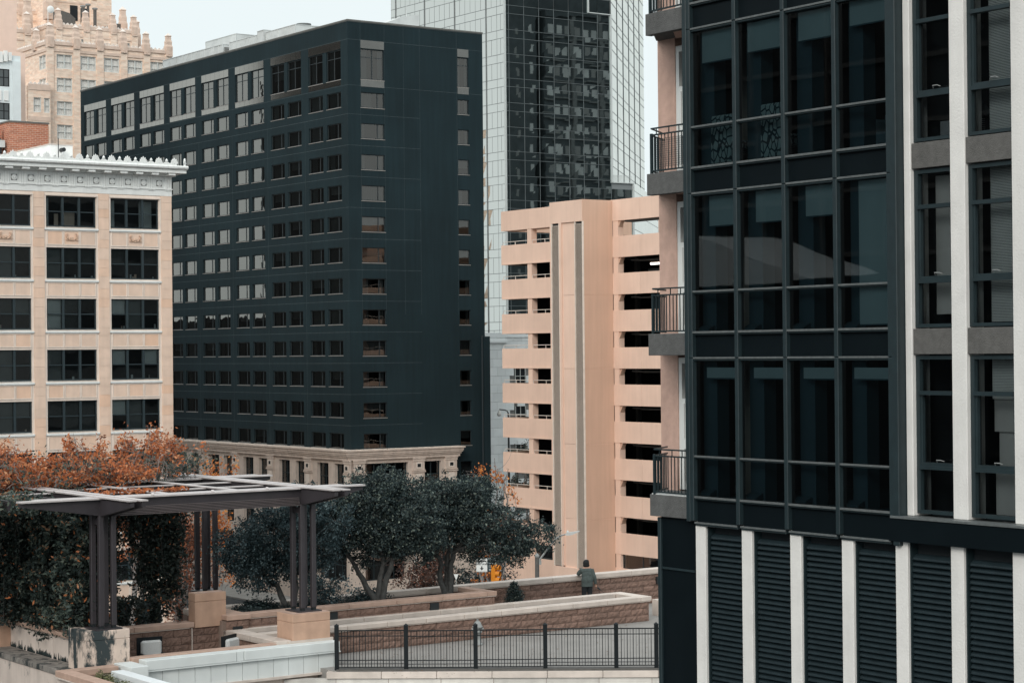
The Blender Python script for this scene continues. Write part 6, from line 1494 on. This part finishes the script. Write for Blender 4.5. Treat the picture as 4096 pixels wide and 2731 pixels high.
# street trees
def street_tree(label, px, D, zs, seed, m, spread, top, leafy, base=STREET, barkm='bark_pale', name='street_tree'):
    X = (px-2048)/8250*D; rng = np.random.RandomState(seed); t = root(name, label, 'tree', X, D, base, rot=0, grid=False)
    wood = MB(); h = top-base; p0, r0 = grow(rng, (0, 0, 0), (0, 0, h*.5), 5, .08, .22, .14); wood.tube(p0, r0, 8); L_ = []
    for i in range(11):
        a = rng.uniform(-.9, .9)*spread; e = (a, rng.normal()*spread*.4, h*(rng.uniform(.72, 1.0))); p, r_ = grow(rng, p0[rng.randint(3, 6)], e, 7, .14, .09, .02); wood.tube(p, r_, 5, False)
        for k in range(7):
            b0 = np.array(p[rng.randint(2, 8)]); e2 = b0+rng.normal(size=3)*np.array((.9, .7, .5))+np.array((0, 0, .6)); q, rq = grow(rng, b0, e2, 4, .08, .022, .006); wood.tube(q, rq, 3, False)
            if rng.uniform() < leafy:
                for w_ in q[1:]: L_.append(np.array(w_)+rng.normal(size=(int(rng.uniform(8, 30)), 3))*.20)
    wood.build('trunk', barkm, t, True)
    place('crown', leaf_mesh(np.concatenate(L_), .13, m, seed, 1.4), t, 0, 0, 0)
street_tree('bare street tree with a few orange leaf clusters before the pale stone block', 1985, 138, 0, 61, 'leaf_bright', 1.5, 1.6, .16)
street_tree('thin street tree with orange leaves left of the garage corner', 1950, 143, 0, 67, 'leaf_bright', 1.6, -2.5, .4)
street_tree('rust brown street tree before the podium shop windows', 1655, 150, 0, 62, 'leaf_brown', 2.0, -7.2, 1.0)
street_tree('bare greyish street tree left of the podium entrance', 1400, 130, 0, 63, 'leaf_oak_grey', 2.6, -6.2, .5)
street_tree('dark street tree behind the traffic signal', 1915, 155, 0, 64, 'leaf_dark', 2.4, -7.5, 1.0)
street_tree('green and red tree seen through the open garage corner', 2115, 205, 0, 65, 'leaf_sage', 2.6, -.4, 1.0)
# ================================================================== street furniture
def at(px, D): return ((px-2048)/8250*D, D)
X, Y = at(2140, 96); t = root('street_lamp', 'grey street lamp with a curved arm in front of the pink garage', 'street lamp', X, Y, -11.95, rot=0, grid=False)
MB().tube([(0, 0, -3), (0, 0, 10.75)], [.15, .10], 10).build('pole', 'spandrel_grey', t); MB().lathe([(.11, 10.75), (.11, 10.82), (.04, 10.92), (0, 10.93)], 0, 0, 10).build('pole_cap', 'hydrant_grey', t)
MB().tube([(.06, 0, 10.55), (.45, 0, 11.05), (.7, -.0, 11.38), (.92, 0, 11.62), (1.15, 0, 11.75), (1.36, 0, 11.80)], [.045, .042, .04, .036, .034, .03], 8).build('arm', 'hydrant_grey', t)
MB().prism([(1.32, 11.80), (1.40, 11.87), (1.75, 11.92), (2.0, 11.95), (1.95, 11.90), (1.6, 11.76), (1.38, 11.74)], 'y', -.10, .10).build('lamp_head', 'alloy', t)
MB().lathe([(.05, 11.88), (.05, 11.95), (0, 11.98)], 1.44, 0, 8).build('sensor', 'window_white', t); bx(t, 'control_box', 'window_white', -.22, -.06, -.08, .08, 8.86, 9.22, .03)
bx(t, 'clamp', 'hydrant_grey', .09, .2, -.06, .06, 10.4, 10.6); bx(t, 'tag', 'black', .11, .17, -.03, .03, 9.55, 9.8)
X, Y = at(2031, 202); t = root('street_lamp', 'black gooseneck street lamp with white teardrop lantern before the pale stone block', 'street lamp', X, Y, STREET, rot=0, grid=False)
zc = CAMZ-(1640-1412)/8250*202
MB().tube([(0, 0, 0), (0, 0, zc-STREET-.35), (-.12, 0, zc-STREET-.1), (-.35, 0, zc-STREET), (-.9, 0, zc-STREET+.06)], [.14, .09, .06, .055, .05], 8).build('pole', 'black', t)
MB().lathe([(.05, zc-STREET), (.10, zc-STREET-.13), (.2, zc-STREET-.36), (.21, zc-STREET-.5), (.13, zc-STREET-.58), (0, zc-STREET-.6)], -.9, 0, 10).build('lantern', 'window_white', t)
# traffic signal, seen half from the side
DS = 110; k_ = DS/8250
def zat(py, D=DS, px=1960): return CAMZ-(py-1411+.0093*(px-2048))*D/8250
X, Y = at(1968, DS); t = root('traffic_signal', 'yellow traffic signal with three visored lights facing left', 'traffic signal', X, Y, zat(2330), rot=R(62), grid=False)
bx(t, 'housing', 'signal_yellow', -.15, .15, -.12, .12, 0, 1.0, .02)
for i in range(3):
    z = .17+i*.33; MB().tube([(0, -.12, z), (0, -.36, z-.01)], .145, 14, False).build('visor', 'signal_yellow', t)
    MB().tube([(0, -.121, z), (0, -.13, z)], .135, 14).build('lens', 'black', t)
MB().tube([(0, .0, -.9), (0, .0, 0)], .04, 8).build('hanger', 'black', t)
X, Y = at(1985, DS+1); t = root('signal_pole', 'dark signal pole and controller behind the yellow signal', 'pole', X, Y, STREET, rot=0, grid=False)
MB().tube([(0, 0, 0), (0, 0, zat(2262)-STREET)], .05, 8).build('pole', 'sign_green', t); bx(t, 'pedestrian_head', 'window_white', -.07, .06, -.1, .1, zat(2325)-STREET, zat(2303)-STREET); MB().tube([(-.1, 0, zat(2290)-STREET), (.16, 0, zat(2288)-STREET)], .035, 6).build('bracket', 'hydrant_grey', t)
# signs
X, Y = at(1919, 112); t = root('lane_sign', 'white lane sign with a black arrow pointing down, partly behind leaves', 'sign', X, Y, zat(2258, 112), rot=R(-8), grid=False)
bx(t, 'panel', 'sign_white', -.30, .30, -.01, .01, -.37, .37, .004); bx(t, 'lower_edge', 'hydrant_grey', -.28, .28, -.016, -.011, -.33, -.32)
text(t, 'LANE', .17, 0, -.014, .24, R(90), 0, 'black'); text(t, 'BIKE LANE', .135, 0, -.014, .05, R(90), 0, 'black')
MB().prism([(-.03, -.06), (.03, -.06), (.03, -.16), (.11, -.16), (0, -.28), (-.11, -.16), (-.03, -.16)], 'y', -.018, -.011).build('arrow', 'black', t)
MB().tube([(0, .03, -.6), (0, .03, -5)], .03, 6).build('post', 'hydrant_grey', t)
X, Y = at(1961, 112.5); t = root('route_sign', 'dark green route sign with two columns of shields behind the signal', 'sign', X, Y, zat(2260, 112), rot=R(-8), grid=False)
bx(t, 'panel', 'sign_green', -.27, .27, -.01, .01, -.39, .38, .004); bx(t, 'divider', 'hydrant_grey', -.006, .006, -.014, -.011, -.39, .38)
for (x, z, s) in ((-.13, .22, '281'), (.14, .20, '281'), (-.13, -.10, '35'), (.14, -.14, '35')):
    MB().tube([(x, -.012, z), (x, -.016, z)], .085, 12).build('shield', 'hydrant_grey', t); text(t, s, .075, x, -.018, z, R(90), 0, 'black')
text(t, 'TO EAST', .062, -.135, -.014, .065, R(90), 0, 'sign_white'); text(t, 'TO WEST', .062, .135, -.014, .035, R(90), 0, 'sign_white')
text(t, 'NORTH', .05, -.135, -.014, .335, R(90), 0, 'sign_white'); text(t, 'SOUTH', .05, .135, -.014, .325, R(90), 0, 'sign_white')
MB().prism([(-.20, -.28), (-.13, -.235), (-.13, -.262), (-.06, -.262), (-.06, -.298), (-.13, -.298), (-.13, -.325)], 'y', -.016, -.011).build('arrow', 'sign_white', t)
MB().tube([(0, .03, -.39), (0, .03, -5)], .03, 6).build('post', 'hydrant_grey', t)
X, Y = at(1816, 118); t = root('give_way_sign', 'small white triangular sign behind the three stemmed evergreen', 'sign', X, Y, zat(2303, 118), rot=0, grid=False)
MB().prism([(-.14, .14), (.14, .14), (0, -.20)], 'y', -.01, .01).build('panel', 'sign_white', t); MB().tube([(0, .03, .1), (0, .03, -4)], .025, 6).build('post', 'hydrant_grey', t)
# ================================================================== the person at the wall
pgx, pgy = -52.62, 40.12; PXw, PYw = W(pgx, pgy)
pr = root('person', 'person in grey green jacket and dark trousers leaning on the rear wall', 'person', PXw, PYw, 0, rot=R(14), grid=False)
def remesh(o, v, sm=3):
    m_ = o.modifiers.new('r', 'REMESH'); m_.mode = 'VOXEL'; m_.voxel_size = v; s_ = o.modifiers.new('s', 'SMOOTH'); s_.iterations = sm; s_.factor = .6
    o.data.polygons.foreach_set('use_smooth', [True]*len(o.data.polygons)); m_.use_smooth_shade = True
def ell(mb, c, r, n=10):
    prof = [(math.sin(math.pi*i/n), -math.cos(math.pi*i/n)) for i in range(n+1)]; n0 = len(mb.v)
    for s_, z_ in prof:
        for j in range(12): a = 2*math.pi*j/12; mb.v.append((c[0]+r[0]*s_*math.cos(a), c[1]+r[1]*s_*math.sin(a), c[2]+r[2]*z_))
    for i in range(n):
        for j in range(12): q = (j+1) % 12; mb.f.append((n0+i*12+j, n0+i*12+q, n0+(i+1)*12+q, n0+(i+1)*12+j))
b = MB()
for s in (-1, 1):
    b.tube([(s*.085, 0, .88), (s*.095, .03, .50), (s*.10, -.01, .09)], [.085, .06, .042], 10); ell(b, (s*.10, .06, .05), (.045, .12, .05))
ell(b, (0, 0, .92), (.165, .11, .13)); ell(b, (0, .02, 1.12), (.14, .095, .2)); ell(b, (0, .04, 1.30), (.175, .10, .14)); b.tube([(0, .05, 1.36), (0, .09, 1.48)], .052, 10)
ell(b, (-.01, .10, 1.52), (.078, .095, .115)); ell(b, (-.01, .20, 1.50), (.015, .025, .02)); ell(b, (-.09, .10, 1.51), (.012, .02, .03)); ell(b, (.07, .10, 1.51), (.012, .02, .03))
b.tube([(-.17, .05, 1.36), (-.25, .14, 1.20)], [.05, .042], 8); b.tube([(-.25, .14, 1.20), (-.10, .34, 1.20)], [.04, .028], 8)
b.tube([(.17, .03, 1.36), (.235, -.02, 1.08)], [.05, .04], 8); b.tube([(.235, -.02, 1.08), (.29, .03, .84)], [.04, .026], 8)
ell(b, (.305, .035, .795), (.028, .036, .045)); ell(b, (-.07, .37, 1.19), (.045, .03, .025))
for i, (dx, l_) in enumerate(((-.022, .055), (-.007, .068), (.009, .064), (.024, .05))): b.tube([(.305+dx*.4, .05+dx, .775), (.325+dx*.3, .06+dx, .745), (.315+dx*.3, .035+dx, .745-l_*.3)], [.010, .009, .007], 6)
b.tube([(.30, .005, .80), (.33, -.015, .77), (.345, .01, .755)], [.011, .010, .008], 6)
for dx in (-.03, -.01, .01, .03): b.tube([(-.05, .37+dx, 1.19), (0.0, .38+dx, 1.175)], [.010, .007], 6)
body = b.build('body', 'skin', pr); remesh(body, .011)
tr_ = MB()
for s in (-1, 1): tr_.tube([(s*.085, 0, .92), (s*.097, .03, .50), (s*.10, -.01, .10)], [.105, .078, .062], 12)
ell(tr_, (0, 0, .90), (.178, .125, .12)); o = tr_.build('trousers', 'trousers', pr); remesh(o, .012)
jk = MB(); ell(jk, (0, .0, 1.0), (.20, .135, .22)); ell(jk, (0, .02, 1.16), (.185, .125, .2)); ell(jk, (0, .04, 1.29), (.20, .12, .13)); jk.tube([(0, 0, .80), (0, 0, 1.0)], [.195, .19], 16)
for i in range(len(jk.v)-32, len(jk.v)): x_, y_, z_ = jk.v[i]; jk.v[i] = (x_, y_*.68, z_)
jk.tube([(-.15, .05, 1.35), (-.255, .13, 1.20)], [.075, .068], 10); jk.tube([(-.255, .13, 1.20), (-.13, .32, 1.20)], [.066, .05], 10)
jk.tube([(.15, .03, 1.35), (.24, -.02, 1.08)], [.078, .066], 10); jk.tube([(.24, -.02, 1.08), (.29, .03, .87)], [.064, .046], 10); jk.tube([(0, .05, 1.36), (0, .07, 1.43)], [.085, .07], 12)
o = jk.build('jacket', 'jacket', pr); remesh(o, .012, 2)
hr_ = MB(); ell(hr_, (-.01, .07, 1.545), (.105, .115, .115)); ell(hr_, (-.01, .05, 1.475), (.112, .085, .08)); ell(hr_, (.04, .08, 1.48), (.06, .08, .08)); ell(hr_, (.01, .04, 1.62), (.07, .06, .035))
o = hr_.build('hair', 'hair', pr); remesh(o, .012, 2)
for s in (-1, 1):
    q = MB(); ell(q, (s*.10, .06, .045), (.05, .135, .05)); o = q.build('shoe', 'black', pr); remesh(o, .01)
sx, sy = .31, .03
def pw(x, y): c, s = math.cos(R(14)), math.sin(R(14)); return (PXw+x*c-y*s, PYw+x*s+y*c)
sk = root('folded_stick', 'thin dark folded stick with padded grip held down in the right hand', 'stick', *pw(sx, sy), 0, rot=R(14), grid=False)
MB().tube([(0, 0, .80), (.07, -.02, .73), (.115, -.03, .685)], [.018, .03, .022], 8).build('grip', 'black', sk); MB().tube([(.115, -.03, .685), (.24, -.06, .58)], .009, 6).build('shaft', 'black', sk)
# ------------------------------------------------------------------ render settings used only as defaults
SC.render.resolution_x = 1024; SC.render.resolution_y = 682
SC.cycles.max_bounces = 6; SC.cycles.transparent_max_bounces = 12
